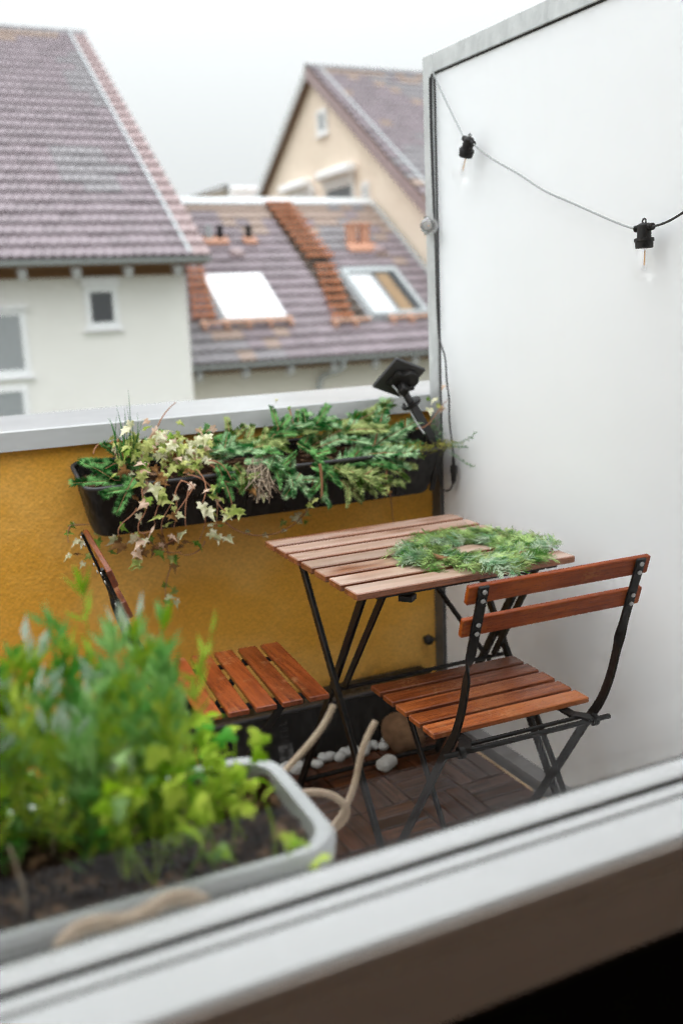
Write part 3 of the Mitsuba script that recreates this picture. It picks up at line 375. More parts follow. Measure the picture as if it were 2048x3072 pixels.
for x in (8.16, 8.48): b = on_roof(x, 3.78, .05); part(h, 'chimney_pot', MB().tube([b-[0, 0, .1], b+[0, 0, .40]], .12, 12).tube([b+[0, 0, .40], b+[0, 0, .46]], .15, 12), 'terracotta_bright', 40)
part(h, 'chimney_base', MB().box(on_roof(8.36, 3.62, .08), (.72, .30, .10), sR, .04), 'terracotta_bright')
for x in (5.45, 8.68): part(h, 'vent_tile', MB().box(on_roof(x, 3.5, .09), (.30, .26, .12), sR, .06), TILE[4])

# apricot gabled house on the right
h = thing('apricot_gable_house', 'apricot house with a tall pointed gable rising behind the low roof', 'house')
RY, RZ, GX = 21.76, 7.10, 9.62
def slope_z(y): return RZ-abs(y-RY)*ta
part(h, 'wall', MB().prism([(14.6, -6), (28.9, -6), (28.9, slope_z(28.9)-.12), (RY, RZ-.12), (14.6, slope_z(14.6)-.12)], GX, 22, 0), 'plaster_apricot')
for s_, nm in ((-1, 'roof'), (1, 'roof')):
    e = RY+s_*8.0
    part(h, nm, MB().prism([(RY, RZ-.09), (e, slope_z(e)-.09), (e, slope_z(e)+.0), (RY, RZ+.0)] if s_ < 0 else [(RY, RZ-.09), (RY, RZ), (e, slope_z(e)), (e, slope_z(e)-.09)], GX-.2, 22, 0), 'eave_wood')
    part(h, 'verge_board', MB().prism([(RY, RZ-.26), (e, slope_z(e)-.26), (e, slope_z(e)+.02), (RY, RZ+.02)], GX-.23, GX-.2, 0), 'rafter_grey' if s_ > 0 else TILE[4])
rows = 28; g = .333; ey = RY-rows*g*ca
_old = tone_at
tiled_roof(h, (ey, slope_z(ey)-.01), GX-.18+.30*24, 24, rows, g, 2.2, 300, lambda x, s: .05 if s < 8.6 else .5, None, False)
sv = MB().box(np.array([GX+.14, ey, slope_z(ey)])+sR@[0, rows*g/2, .07], (.05, rows*g, .03), sR); part(h, 'verge_strip', sv, 'zinc_gutter')
ridge_line(h, GX-.2, GX+8.0, RY, RZ+.04, TILE[2], 20)
window(h, 20.98, 21.58, 5.42, 6.02, GX, .06, .1, 0, True, 'pane_grey', 'x')
window(h, 21.95, 23.55, 3.1, 4.08, GX, .06, .09, .16, False, 'pane_grey', 'x')
window(h, 19.62, 21.25, 3.1, 4.12, GX, .06, .09, .16, False, 'pane_dark', 'x')
window(h, 18.86, 19.2, 3.1, 4.0, GX, .06, .09, 0, False, 'pane_grey', 'x')
for a0, a1, z in ((22.05, 23.85, 4.22), (19.45, 21.35, 4.26)): part(h, 'awning_box', MB().span((GX-.30, a0, z), (GX, a1, z+.24), .06), 'white_paint')

# pale house far behind
h = thing('distant_pale_house', 'distant house whose grey gable tip and white dormer just show above the low roof', 'house')
part(h, 'wall', MB().prism([(8.3, -6), (10.35, -6), (10.35, 4.82), (9.9, 5.10), (8.3, 4.70)], 30, 38, 1), 'plaster_pale')
part(h, 'roof', MB().bar([[8.2, 29.9, 4.66], [9.9, 29.9, 5.20]], .4, .06).bar([[9.9, 29.9, 5.20], [10.45, 29.9, 4.70]], .4, .06), 'slate_edge')
part(h, 'dormer', MB().span((9.98, 29.4, 4.2), (11.45, 36, 5.12), .05).span((10.9, 29.2, 4.5), (11.75, 30, 4.8), .03), 'white_paint')

# ------------------------------------------------------------------ balcony: floor, parapet, partition
struct('balcony_floor'); put('balcony_floor', MB().span((-5, -1.7, -.25), (.0, .02, -.03)), 'concrete')
w = thing('parapet_wall', 'ochre yellow stucco balcony wall with a pale grey metal coping along its top', 'wall')
part(w, 'stucco_body', MB().span((-6, .02, -.25), (.9, .42, .985)), 'ochre_stucco')
cop = MB().prism([(-.004, .952), (.0, .9995), (.004, 1.0035), (.436, 1.0), (.44, .996), (.44, .952), (.436, .952), (.436, .985), (.004, .988), (.004, .952)], -6, .9, 0)
part(w, 'coping', cop, 'coping_metal')
w = thing('partition_panel', 'tall white privacy panel in a galvanized steel frame at the right of the balcony', 'partition')
part(w, 'board', MB().span((.010, -1.67, -.03), (.024, -.045, 1.9)), 'panel_white')
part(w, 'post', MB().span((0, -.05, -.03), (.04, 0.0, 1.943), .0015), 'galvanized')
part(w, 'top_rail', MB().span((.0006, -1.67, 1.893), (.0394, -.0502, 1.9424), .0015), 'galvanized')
part(w, 'seal', MB().span((.0065, -.0535, -.03), (.012, -.0502, 1.893)).span((.0065, -1.67, 1.8890), (.012, -.0535, 1.8928)), 'seal_dark')
k = thing('round_bumper', 'small black round rubber bumper low on the ochre wall beside the steel post', 'bumper')
kn = trimesh.creation.icosphere(3, .0165); whole(k, MB().add(np.array(kn.vertices)+[-.0275, -.006, .2280], kn.faces).tube([[-.0275, -.006, .228], [-.0275, .03, .228]], .006, 10).tube([[-.020, -.014, .232], [-.010, -.022, .233]], .0045, 10), 'black_plastic', True)

# deck of 30 cm click tiles, every quarter of three slats
struct('wooden_deck')
SLX = {}
def slat_ply(ax):
    if ax not in SLX:
        sz = (.1445, .0455, .016) if ax == 0 else (.0455, .1445, .016)
        SLX[ax] = ply(MB().box((0, 0, 0), sz, None, .0022).data(), 'deck_wood' if ax == 0 else 'deck_wood_y')
    return SLX[ax]
base = MB()
for i in range(8):
    for j in range(12):
        x0, y0 = -.07-.15*(i+1), -.037-.15*(j+1)
        if x0 < -1.2 or y0 < -1.65: continue
        ax = (i+j+1) % 2
        for q in range(3):
            o = (q-1)*.0495; c = (x0+.075, y0+.075+o, -.008) if ax == 0 else (x0+.075+o, y0+.075, -.008)
            reuse('wooden_deck__slat', slat_ply(ax), vary('deck_wood' if ax == 0 else 'deck_wood_y'), mat4(rotx(rng.normal(0, .006))@roty(rng.normal(0, .006)), np.array(c)+[0, 0, rng.normal(0, .0006)]))
base.span((-1.27, -1.66, -.030), (-.074, -.04, -.0165))
part('wooden_deck', 'base_grid', base, 'black_plastic')
for y0 in (-.332, -.650, -.964):
    part('wooden_deck', 'edge_trim', MB().span((-.0735, y0-.272, -.020), (-.0655, y0, .001), .001), 'trim_wood')
part('balcony_floor', 'skirting', MB().prism([(-.03, -.03), (-.03, .004), (.0095, .012), (.0095, -.03)], -1.67, -.06, 1), 'concrete')

# ------------------------------------------------------------------ own house: room, window, sill
struct('facade_wall')
fw = MB().span((-3.6, -1.80, -.25), (-2.9, -1.68, 1.92)).span((.05, -1.80, -.25), (.4, -1.68, 1.92)).span((-2.9, -1.80, -.25), (.05, -1.68, .50)).span((-2.9, -1.80, 1.74), (.05, -1.68, 1.92))
put('facade_wall', fw, 'facade_plaster')
struct('room_wall')
rw = MB().span((-3.6, -2.0, -.7), (-2.95, -1.801, 1.92)).span((.1, -2.0, -.7), (.4, -1.801, 1.92)).span((-2.95, -1.92, -.7), (.1, -1.801, .645)).span((-2.95, -2.0, 1.80), (.1, -1.801, 1.92))
rw.span((-3.6, -5.1, -.7), (.4, -5.0, 1.92)).span((-3.7, -5.1, -.7), (-3.6, -1.8, 1.92)).span((.4, -5.1, -.7), (.5, -1.68, 1.92))
whole('room_wall', rw, 'room_wall')
struct('room_floor'); whole('room_floor', MB().span((-3.7, -5.1, -.76), (.5, -1.9, -.701)), 'room_boards')
struct('room_ceiling'); whole('room_ceiling', MB().span((-3.7, -5.1, 1.921), (.5, -1.62, 1.98)), 'room_wall')
w = thing('window', 'white window frame crossing the foreground diagonally with grooved ledge and inner face in painted brown shade', 'window')
KW = 1.45
def WY(y): return CAM[1]+KW*(y-CAM[1])
def WZ(z): return CAM[2]+KW*(z-CAM[2])
WX0, WX1 = -2.9, .05
prof = [(-2.032, .885), (-2.032, .930), (-2.046, .930), (-2.0495, .947), (-2.052, .9488), (-2.056, .9494), (-2.068, .9492), (-2.0708, .9482), (-2.0717, .9465), (-2.0717, .928), (-2.0770, .928), (-2.0770, .9462), (-2.0782, .9478), (-2.088, .9480), (-2.0894, .947), (-2.0896, .936), (-2.0918, .936), (-2.0920, .9474), (-2.0934, .9484), (-2.128, .9490), (-2.1305, .9478), (-2.1315, .945), (-2.1315, .885)]
part(w, 'bottom_frame', MB().prism([(WY(a), WZ(b)) for a, b in prof], WX0, WX1, 0), 'window_white', 25)
part(w, 'inner_face', MB().span((WX0, WY(-2.1355), WZ(.886)), (WX1, WY(-2.1317), WZ(.932)), .0015).span((WX0, WY(-2.1330), WZ(.930)), (WX1, WY(-2.1317), WZ(.938))).span((WX0, WY(-2.1345), WZ(.9375)), (WX1, WY(-2.1317), WZ(.9455)), .001), 'window_shaded')
part(w, 'lower_panel', MB().span((WX0, WY(-2.131), -.2), (WX1, WY(-2.1290), WZ(.884))), 'room_dark')
part(w, 'groove_seal', MB().span((WX0, WY(-2.0769), WZ(.929)), (WX1, WY(-2.0718), WZ(.9470))).span((WX0, WY(-2.0917), WZ(.937)), (WX1, WY(-2.0897), WZ(.9474))), 'groove_black')  # black fillers added so the grooves read as dark shade
part(w, 'gasket', MB().span((WX0, WY(-2.0490), WZ(.940)), (WX1, WY(-2.0468), WZ(.9478))), 'seal_dark')
part(w, 'side_frame', MB().span((WX0-.07, -1.93, .62), (WX0, -1.80, 1.80)).span((WX1, -1.93, .62), (WX1+.07, -1.80, 1.80)), 'window_white')
part(w, 'top_frame', MB().span((WX0, -1.93, 1.72), (WX1, -1.80, 1.80)), 'window_white')
gy = WY(-2.0479)
scene[f'{w}__pane'] = ply(MB().add([[WX0, gy, WZ(.945)], [WX1, gy, WZ(.945)], [WX1, gy, 1.72], [WX0, gy, 1.72]], [[0, 1, 2, 3]]).data(), 'window_glass')
struct('window_sill'); whole('window_sill', MB().prism([(-1.80, .628), (-1.60, .615), (-1.60, .60), (-1.80, .61)], WX0, -.95, 0), 'coping_metal')

# ------------------------------------------------------------------ table
TX, TY, TTH = -.3901, -.5594, -.0152
t = thing('folding_table', 'square folding bistro table of reddish-brown slats on black steel legs', 'table')
RT = rotz(TTH); Tm = lambda p: (np.asarray(p, float)@RT.T+np.array([TX, TY, 0]))
for i in range(7):
    y = .27-.0308-i*.0797
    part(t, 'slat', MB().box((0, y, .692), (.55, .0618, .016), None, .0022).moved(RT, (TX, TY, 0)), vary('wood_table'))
st = MB()
for x in (-.205, .225): st.box((x, 0, .679), (.028, .50, .010))
for y in (-.24, .2): st.box((0, y-.0, .6785), (.41, .022, .008))
part(t, 'top_frame', st.moved(RT, (TX, TY, 0)), 'black_steel')
def leg(a, b, w=.022, d=.011): part(t, 'leg', MB().bar([Tm(a), Tm(b)], w, d, (1, 0, 0), None, .002), 'black_steel', 30)
for s in (-1, 1):
    xo, xi = s*.235, s*.213
    leg((xo, .135, .683), (xo, -.33, .008)); leg((xi, -.185, .683), (xi, .275, .008))
    part(t, 'brace', MB().bar([Tm((s*.195, -.235, .68)), Tm((xi-s*.006, -.035, .40))], .016, .007, (1, 0, 0)), 'black_steel')
part(t, 'brace', MB().bar([Tm((.205, -.02, .38)), Tm((.10, .07, .579)), Tm((.04, .125, .68))], .013, .007, (1, 0, 0)), 'black_steel')
for y, x in ((-.328, .235), (.272, .213)): part(t, 'foot_bar', MB().tube([Tm((-x, y, .02)), Tm((x, y, .02))], .007, 8), 'black_steel', 40)
part(t, 'cross_rod', MB().tube([Tm((-.24, -.03, .395)), Tm((.24, -.03, .395))], .005, 8), 'black_steel', 40)
part(t, 'hook', MB().box(Tm((-.145, -.245, .665)), (.03, .03, .012), rotz(.7)), 'black_steel')

# ------------------------------------------------------------------ chairs
def chair(label, X, Y, ang, wood, woodb):
    c = thing('folding_chair', label, 'chair', 'slatted folding chairs at the table')
    R = rotz(ang); o = np.array([X, Y, 0])
    def P(name, m, b, sm=False, tw=None): return part(c, name, m.moved(R, o), b, sm)
    for i in range(5): P('seat_slat', MB().box((0, .1435-.0235-i*.06+.0, .441+rng.normal(0, .0006)), (.375, .047, .013), rotz(rng.normal(0, .004)), .0022), vary(wood))
    prof = [(-.312, .790), (-.300, .755), (-.283, .705), (-.268, .660), (-.255, .620), (-.244, .580), (-.231, .535), (-.213, .490), (-.196, .458), (-.170, .422), (-.112, .338), (-.04, .232), (.045, .11), (.122, .0)]
    dn = unit([0, .30, .95])
    for s in (-1, 1):
        pts = [[s*.172, y, z] for y, z in prof]; m = len(pts)
        pts = smooth_path(pts, 60); zz = pts[:, 2]
        tw = smoothstep_np((.655-zz)/.07)          # flat face turns from facing backwards to facing sideways
        refs = [unit(np.array([0, 1.0, 0.3])*(1-q)+np.array([1.0*s, 0, 0])*q) for q in tw]
        P('side_bar', MB().bar(pts, .0205, .006, refs=refs, b=.0012), 'black_steel', 30)
        leg_top = [s*.150, .05, .432]; P('front_leg', MB().bar([leg_top, [s*.150, -.085, .255], [s*.150, -.262, .0]], .018, .006, (1, 0, 0), None, .0012), 'black_steel', 30)
        P('seat_rail', MB().box((s*.128, -.02, .4285), (.020, .30, .006)).bar([[s*.128, -.165, .429], [s*.140, -.182, .430], [s*.150, -.205, .431]], .024, .005), 'black_steel')
        P('collar', MB().tube([[s*.152, -.198, .424], [s*.163, -.198, .424]], .0125, 14), 'black_steel', 40)
        for zc, yc in ((.771, -.3075), (.704, -.2855)):
            for d in (-.0095, .0095):
                q = np.array([s*.172, yc-.0035, zc])+dn*np.array([0, -1, 1])*d
                nb = unit([0, -.95, -.30]); e1 = np.array([1.0, 0, 0]); e2 = np.cross(nb, e1)
                P('screw', MB().lathe([(0, .0003), (.0010, .0003), (.0013, .0007), (.0036, .0008), (.0043, .0004), (.0045, -.002)], 14, q+nb*.0008, np.stack([e1, e2, nb], 1)), 'screw_steel', 40)
    tilt = -.315
    for zc, yc in ((.771, -.3075), (.704, -.2855)):
        P('back_slat', MB().box((0, yc+.0108, zc+.0035), (.398, .012, .0375), rotx(-tilt), .0018), woodb)
    P('pivot_rod', MB().tube([[-.196, -.198, .424], [.196, -.198, .424]], .0055, 10), 'black_steel', 40)
    P('pivot_rod', MB().tube([[-.15, -.178, .4265], [.15, -.178, .4265]], .0045, 10), 'black_steel', 40)
    P('cross_rod', MB().tube([[-.172, .105, .025], [.172, .105, .025]], .005, 8), 'black_steel', 40)
    P('cross_rod', MB().tube([[-.15, -.25, .018], [.15, -.25, .018]], .005, 8), 'black_steel', 40)
    P('cross_rod', MB().tube([[-.15, .03, .417], [.15, .03, .417]], .004, 8), 'black_steel', 40)
    return c
def smoothstep_np(t): t = np.clip(t, 0, 1); return t*t*(3-2*t)
chair('slatted folding chair nearest the window, pale screws on its back bars', -.4083, -.8655, -.0319, 'wood_x', 'wood_back')
chair('slatted folding chair left of the table, its narrow back seen edge-on behind the grey pot', -.8186, -.5146, -math.pi/2-.081, 'wood_y', 'wood_y')

# ------------------------------------------------------------------ wreath on the table
def leaflet(m, p, d, nrm, L, W, fold=.25):
    """thin folded blade: 4 triangles"""
    d = unit(d); s = unit(np.cross(d, nrm)); n = np.cross(s, d)
    v = [p, p+d*L*.45+s*W/2+n*W*fold, p+d*L, p+d*L*.45-s*W/2+n*W*fold, p+d*L*.45]
    return m.add(v, [[0, 1, 4], [1, 2, 4], [2, 3, 4], [3, 0, 4]])
def cedar_frond(seed):
    g = np.random.default_rng(seed); m = MB(); L = .085
    for i in range(15):
        t = (i+.5)/15; c = np.array([0, t*L, .012*math.sin(t*2.6)-.010*t*t]); ln = .030*math.sin(min(1, t*1.25+.22)*math.pi*.82)+.006
        for s in (-1, 1):
            d = unit([s*.75, .9, g.normal(0, .3)]); e = c
            for k in range(4):
                q = e+d*ln*(k/4); leaflet(m, q, unit(d+np.array([s*.5*(k % 2-.4), .15, g.normal(0, .22)])), (0, 0, 1), ln*.42+.004, .0030)
    for k in range(6): leaflet(m, np.array([0, L*k/6, .01*math.sin(k/6*2.6)]), (0, 1, 0), (0, 0, 1), L/5, .0024)
    return m
FR = [[ply(cedar_frond(s).data(), b) for s in (1, 2, 3)] for b in ('cedar_green', 'cedar_blue', 'fir_olive')]
w = thing('evergreen_wreath', 'green wreath of feathery evergreen sprays lying on the slatted table top', 'wreath')
WC, WR = np.array([-.288, -.682, .699]), .118
part(w, 'ring', MB().tube([WC+[WR*math.cos(a), WR*math.sin(a), .012] for a in np.linspace(0, 2*math.pi, 40)], .006, 8), 'twig_brown')
def frame_of(y, up):
    y = unit(y); x = unit(np.cross(y, up)); return np.stack([x, y, np.cross(x, y)], 1)
g = np.random.default_rng(11)
for i in range(230):
    a = 2*math.pi*i/230+g.normal(0, .05); off = g.uniform(-1, 1); lay = g.uniform(0, 1)
    rad = WR+off*.036; p = WC+np.array([rad*math.cos(a), rad*math.sin(a), .003+.016*lay*(1-.5*abs(off))])
    tang = np.array([-math.sin(a), math.cos(a), 0]); out = np.array([math.cos(a), math.sin(a), 0])
    d = unit(tang*1.0+out*(off*.45+g.normal(0, .22))+[0, 0, g.uniform(-.10, .12)])
    tone = 0 if g.random() < .6 else (1 if g.random() < .6 else 2)
    reuse(f'{w}__frond', FR[tone][i % 3], None, mat4(frame_of(d, np.array([0, 0, 1])+out*off*.6+g.normal(0, .35, 3)), p, g.uniform(.55, .85)))
for q in range(16):   # loose sprays at the left end
    a = math.pi*(.93+.14*g.random()); reuse(f'{w}__frond', FR[int(g.integers(0, 2))][q % 3], None, mat4(frame_of((-1, g.normal(0, .35), g.uniform(-.06, .04)), np.array([0, 0, 1])+g.normal(0, .3, 3)), WC+[(WR+.01)*math.cos(a), (WR+.01)*math.sin(a)+g.normal(0, .03), .006+.01*g.random()], g.uniform(.6, .85)))
for dx, dy in ((-.02, -.165), (-.045, -.16), (0, -.155), (-.03, -.14), (.005, -.135)):   # spray hanging over the front edge
    reuse(f'{w}__frond', FR[1 if dx < 0 else 0][0], None, mat4(frame_of((.05+dx*.3, -.9, -.10), (0, .1, 1)), WC+[-.030+dx, dy+.03, .024], 1.0))

# ------------------------------------------------------------------ black planter on the wall with its plants
p = thing('balcony_planter', 'long black plastic planter box hung on the ochre wall under the coping', 'planter')
PX0, PX1 = -1.072, -.028
RP = rotx(.26); po = np.array([0, .012, .905])
def pl(x, y, z): return np.array([x, 0, 0])+RP@np.array([0, y, z])+po       # planter space: y towards the room is negative, z down from the rim
def ring(x0, x1, y0, y1, z, r, n=5):
    c = []
    for cx, cy, a0 in ((x1-r, y1-r, 0), (x0+r, y1-r, 90), (x0+r, y0+r, 180), (x1-r, y0+r, 270)):
        for k in range(n+1): a = math.radians(a0+90*k/n); c.append(pl(cx+r*math.cos(a), cy+r*math.sin(a), z))
    return c
rings = [ring(PX0, PX1, -.178, -.002, -.006, .03), ring(PX0+.002, PX1-.002, -.176, -.004, -.014, .03), ring(PX0+.03, PX1-.03, -.150, -.03, -.145, .035), ring(PX0+.035, PX1-.035, -.146, -.034, -.150, .033)]
n = len(rings[0]); m = MB(); m.add(np.vstack(rings), [[i*n+j, i*n+(j+1) % n, (i+1)*n+(j+1) % n, (i+1)*n+j] for i in range(3) for j in range(n)]); m.add(np.array(rings[-1]), [[0, k, k+1] for k in range(1, n-1)])
inn = [ring(PX0+.006, PX1-.006, -.172, -.008, -.004, .027), ring(PX0+.014, PX1-.014, -.164, -.016, -.05, .03)]
m.add(np.vstack(inn), [[j, (j+1) % n, n+(j+1) % n, n+j] for j in range(n)])
part(p, 'box', m, 'black_plastic', 40)
rim = ring(PX0+.001, PX1-.001, -.177, -.003, 0, .029); part(p, 'rim', MB().tube(rim+rim[:2], .0055, 8, None, False), 'solar_plastic', True)
for i in range(9):
    x = -.98+.115*i; part(p, 'rib', MB().bar([pl(x, -.1735, -.02), pl(x, -.1535, -.14)], .016, .006), 'black_plastic')
sv = np.array(inn[1]); part(p, 'soil', MB().add(np.vstack([sv+[0, 0, .018], [sv.mean(0)+[0, 0, .03]]]), [[j, (j+1) % n, n] for j in range(n)]), 'soil')
for x in (-.86, -.25): part(p, 'hanger', MB().bar([[x, .012, .93], [x, .0, .90], pl(x, -.01, -.02)], .02, .004, (1, 0, 0)), 'black_steel')

def fir_sprig(seed, side):
    """needles of a 20 cm fir twig lying along y, separate from the twig"""
    g = np.random.default_rng(seed); m, tw = MB(), MB()
    def run(a, b, L0, n, w=1.0):
        a, b = np.asarray(a, float), np.asarray(b, float); d = unit(b-a); s = unit(np.cross(d, [0, 0, 1]))
        tw.tube([a, (a+b)/2+[0, 0, .004], b], .0017, 5, [1.2, 1, .5])
        for i in range(n):
            t = (i+.3*g.random())/n; q = a+(b-a)*t+np.array([0, 0, .016*t*(1-t)])
            for _ in range(3):
                sd = 1 if g.random() < .5 else -1; up = g.uniform(-.15, .85)
                e = unit(d*g.uniform(.55, 1.0)+s*sd*g.uniform(.5, 1.0)+np.array([0, 0, up*.6]))
                leaflet(m, q, e, unit(np.array([0, 0, 1])+g.normal(0, .4, 3)), L0*g.uniform(.75, 1.15)*(1-.3*t*t), .0030*w, .1)
        for _ in range(8): leaflet(m, b, unit(d+g.normal(0, .35, 3)), (0, 0, 1), L0*.7, .0020*w, .1)
    run([0, 0, 0], [0, .2, -.012], .026, 150)
    for t, sgn in side: run([0, .2*t, .0], [sgn*.055, .2*t+.075, .004], .023, 75)
    return m, tw
SP = []
for sd, side in ((1, ((.30, 1), (.5, -1))), (2, ((.25, -1), (.45, 1))), (3, ((.35, 1),))):
    a, b = fir_sprig(sd, side); SP.append(([ply(a.data(), f) for f in FIR], ply(b.data(), 'twig_brown')))
WHERE = ['over the left end of the black planter rim, pointing left', 'pointing left beyond the planter corner, lowest of the left end', 'drooping over the front rim near the left planter corner',
 'standing up against the grey coping, middle of the planter', 'lying on top of the pale ivy at mid planter', 'dark and low under the frosty twig at mid planter', 'dark, hanging down right of the ivy stems',
 'olive, rising to the coping left of the tall dark twig', 'hanging down the planter front beside the dry brown straw', 'lowest of the frosty twigs on the planter front, pointing right', 'dark, rising steeply across the grey coping',
 'long and olive tipped, reaching up over the coping towards the solar light', 'frosty, just under the long twig on the coping', 'largest of all, thick and pointing at the solar light spike', 'large and olive, spreading down over the planter front',
 'olive, drooping lowest on the right half of the planter', 'dark, hanging straight down beside the bare brown twig', 'thin and yellowish, nearest the right end of the planter', 'dark, deep in the middle of the heap of twigs',
 'dark, under the largest twig towards the right', 'small tuft at the very bottom of the hanging bare twig', 'frosty, right behind the dry straw', 'olive, behind the dry straw towards the coping', 'pale, behind the grass tuft',
 'frosty, just right of the upright frosty twig', 'olive, along the wall side left of the middle', 'frosty, lying level across the planter middle', 'dark, short and steep in front of the coping at mid planter', 'dark, crossing behind the steep tall twig', 'frosty, poking up beside the steep tall twig',
 'dark, just below the largest twig', 'frosty, lowest of the twigs nearest the solar light', 'frosty, hanging left over the front beside the dry straw', 'olive, hanging over the front right of the bare twig', 'frosty, steep, tip standing before the coping near the solar light', 'olive, at the back of the pale ivy', 'olive, level, above the bare right part of the planter front',
 'dark, leftmost of those behind the pale ivy at the coping', 'dark, small, level, in the heap left of the middle', 'dark, level, lying over the rim right of the dry straw', 'dark, rightmost of the thick twigs by the spike', 'dark, level, lying over the rim behind the bare twig', 'olive, lowest one left of the dry straw', 'frosty, above the largest twig, pointing at the solar panel', 'frosty, tall, its tip high on the grey coping']
for i, (a, b, tone, wd) in enumerate(SPRIGS):
    a, b = np.array(a), np.array(b); d = b-a; L = np.linalg.norm(d); pl_, tw_ = SP[i % 3 if wd < 1.2 else 0]
    k = thing('fir_branch', f'{["green", "frosty blue-green", "olive green"][tone]} fir twig {WHERE[i]}', 'branch', 'fir twigs laid on the planter')
    labels[k]['label'] = ' '.join(labels[k]['label'].split()[:16])
    M = mat4(frame_of(d, np.array([0, -.55, .8])+rng.normal(0, .15, 3)), a, 1); sc = L/.2
    M = M@T().scale([max(.9, min(1.35, sc))*wd]*1+[sc, max(.9, min(1.3, sc))*wd])
    reuse(f'{k}__needles', pl_[tone], None, M); labels[f'{k}__needles'] = {'kind': 'stuff'}
    reuse(f'{k}__twig', tw_, None, M)

# ivy
def ivy_leaf(seed):
    g = np.random.default_rng(seed); ang = np.radians([-90, -62, -30, -8, 18, 42, 62, 78, 90, 102, 118, 138, 162, 188, 210, 242]); rad = np.array([.12, .42, .55, .34, .62, .38, .40, .62, 1.0, .62, .40, .38, .62, .34, .55, .42])*g.uniform(.9, 1.1, 16)
    x, y = rad*np.cos(ang)*.62, rad*np.sin(ang)*.62; cur = g.uniform(.25, .7); z = -cur*(x*x*1.3+(y-.1)**2*.8)+.05*np.sin(9*ang)
    v = np.vstack([np.stack([x, y, z], 1), [[0, 0, .05]]]); return MB().add(v, [[i, (i+1) % 16, 16] for i in range(16)])
LV = [[ply(ivy_leaf(s).data(), b, True) for s in (1, 2, 3, 4)] for b in IVY]
k = thing('ivy_plant', 'variegated cream and green ivy trailing on reddish stems over the black planter front', 'ivy')
g = np.random.default_rng(5)
for s in IVY_STEMS: part(k, 'stem', MB().tube(smooth_path(s, 18), .0016, 6, np.linspace(1.25, .7, 18)), 'ivy_stem', True)
def orient(tilt): 
    nrm = unit(np.array([-.25, -.9, .8])+g.normal(0, tilt, 3)); a = g.uniform(-1.2, 1.2); y = unit(np.array([math.sin(a), -.2, -math.cos(a)])); x = unit(np.cross(y, nrm)); y = np.cross(nrm, x)
    return np.stack([x, y, nrm], 1)
for i, (q, s, t) in enumerate(IVY_LEAVES): reuse(f'{k}__leaf', LV[t][i % 4], None, mat4(orient(.42), np.array(q), s*.0128))
for i in range(170):      # smaller leaves filling between the large ones
    q, s, t = IVY_LEAVES[int(g.integers(0, len(IVY_LEAVES)))]; o = g.normal(0, .020, 3); o[1] = abs(o[1])*.8
    if q[2] < .70: continue
    reuse(f'{k}__leaf', LV[int(g.choice([0, 1, 1, 1, 2, 3, 4]))][i % 4], None, mat4(orient(.6), np.array(q)+o, s*.0100))
k = thing('bare_twig', 'bare brown twig hanging down in front of the black planter between fir twigs', 'twig')
whole(k, MB().tube(smooth_path(OLDTWIG, 14), .004, 8, np.linspace(1.1, .8, 14)), 'twig_brown', True)
k = thing('grass_tuft', 'tuft of thin upright dark green grass blades near the left end of the planter', 'grass')
for a, b in BLADES:
    a, b = np.array(a), np.array(b); mid = (a+b)/2+np.array([.004, -.006, .004]); part(k, 'blade', MB().tube(smooth_path([a, mid, b], 10), .0023, 5, np.linspace(1, .12, 10)), 'grass_blade', True)
g = np.random.default_rng(9)
for i in range(16):
    a = np.array(BLADES[0][0])+g.normal(0, .012, 3); b = a+np.array([g.normal(0, .03), g.normal(0, .02), g.uniform(.05, .13)])
    part(k, 'blade', MB().tube(smooth_path([a, (a+b)/2+g.normal(0, .004, 3), b], 8), .0018, 4, np.linspace(1, .15, 8)), 'grass_blade', True)
k = thing('dry_plant', 'clump of withered straw-brown strands hanging over the planter front between fir twigs', 'plant')
m = MB()
for a, b in DRIED:
    a, b = np.array(a), np.array(b)
    for _ in range(2): m.tube(smooth_path([a+g.normal(0, .006, 3), (a+b)/2+g.normal(0, .010, 3), b+g.normal(0, .012, 3)], 9), .0014, 4)
whole(k, m, 'dry_straw', True); labels[k]['kind'] = 'stuff'
def blob_plant(k, name, b, pts, r, lo, hi, seed):
    g = np.random.default_rng(seed); m = MB()
    for c in pts:
        for _ in range(lo):
            q = np.array(c)+g.normal(0, 1, 3)*np.array(r); d = unit(g.normal(0, 1, 3)+[0, -.3, .6]); leaflet(m, q, d, unit(g.normal(0, 1, 3)), hi*g.uniform(.6, 1.2), hi*g.uniform(.45, .7), .2)
    return part(k, name, m, b)
k = thing('sedum_plant', 'low yellow-green fleshy plant with tiny round leaves at the right end of the planter', 'plant')
labels[blob_plant(k, 'leaves', 'sedum_yellow', [(-.19+.018*i, -.165+.004*(i % 3), .868+.006*math.sin(i)) for i in range(10)], (.012, .014, .007), 34, .0085, 3)] = {'kind': 'stuff'}
labels[blob_plant(k, 'runner_leaves', 'sedum_yellow', [(-.115, -.17, .862), (-.05, -.165, .865), (-.2, -.05, .92), (-.30, -.05, .93)], (.012, .01, .006), 20, .008, 4)] = {'kind': 'stuff'}
k = thing('creeping_green_plant', 'small blue-green creeping plant by the steel post with thin tendrils crossing the white panel', 'plant')
labels[blob_plant(k, 'leaves', 'moss_green', [(-.045, -.10, .905), (-.04, -.12, .885), (-.06, -.09, .895), (-.035, -.08, .92)], (.008, .01, .010), 22, .010, 6)] = {'kind': 'stuff'}
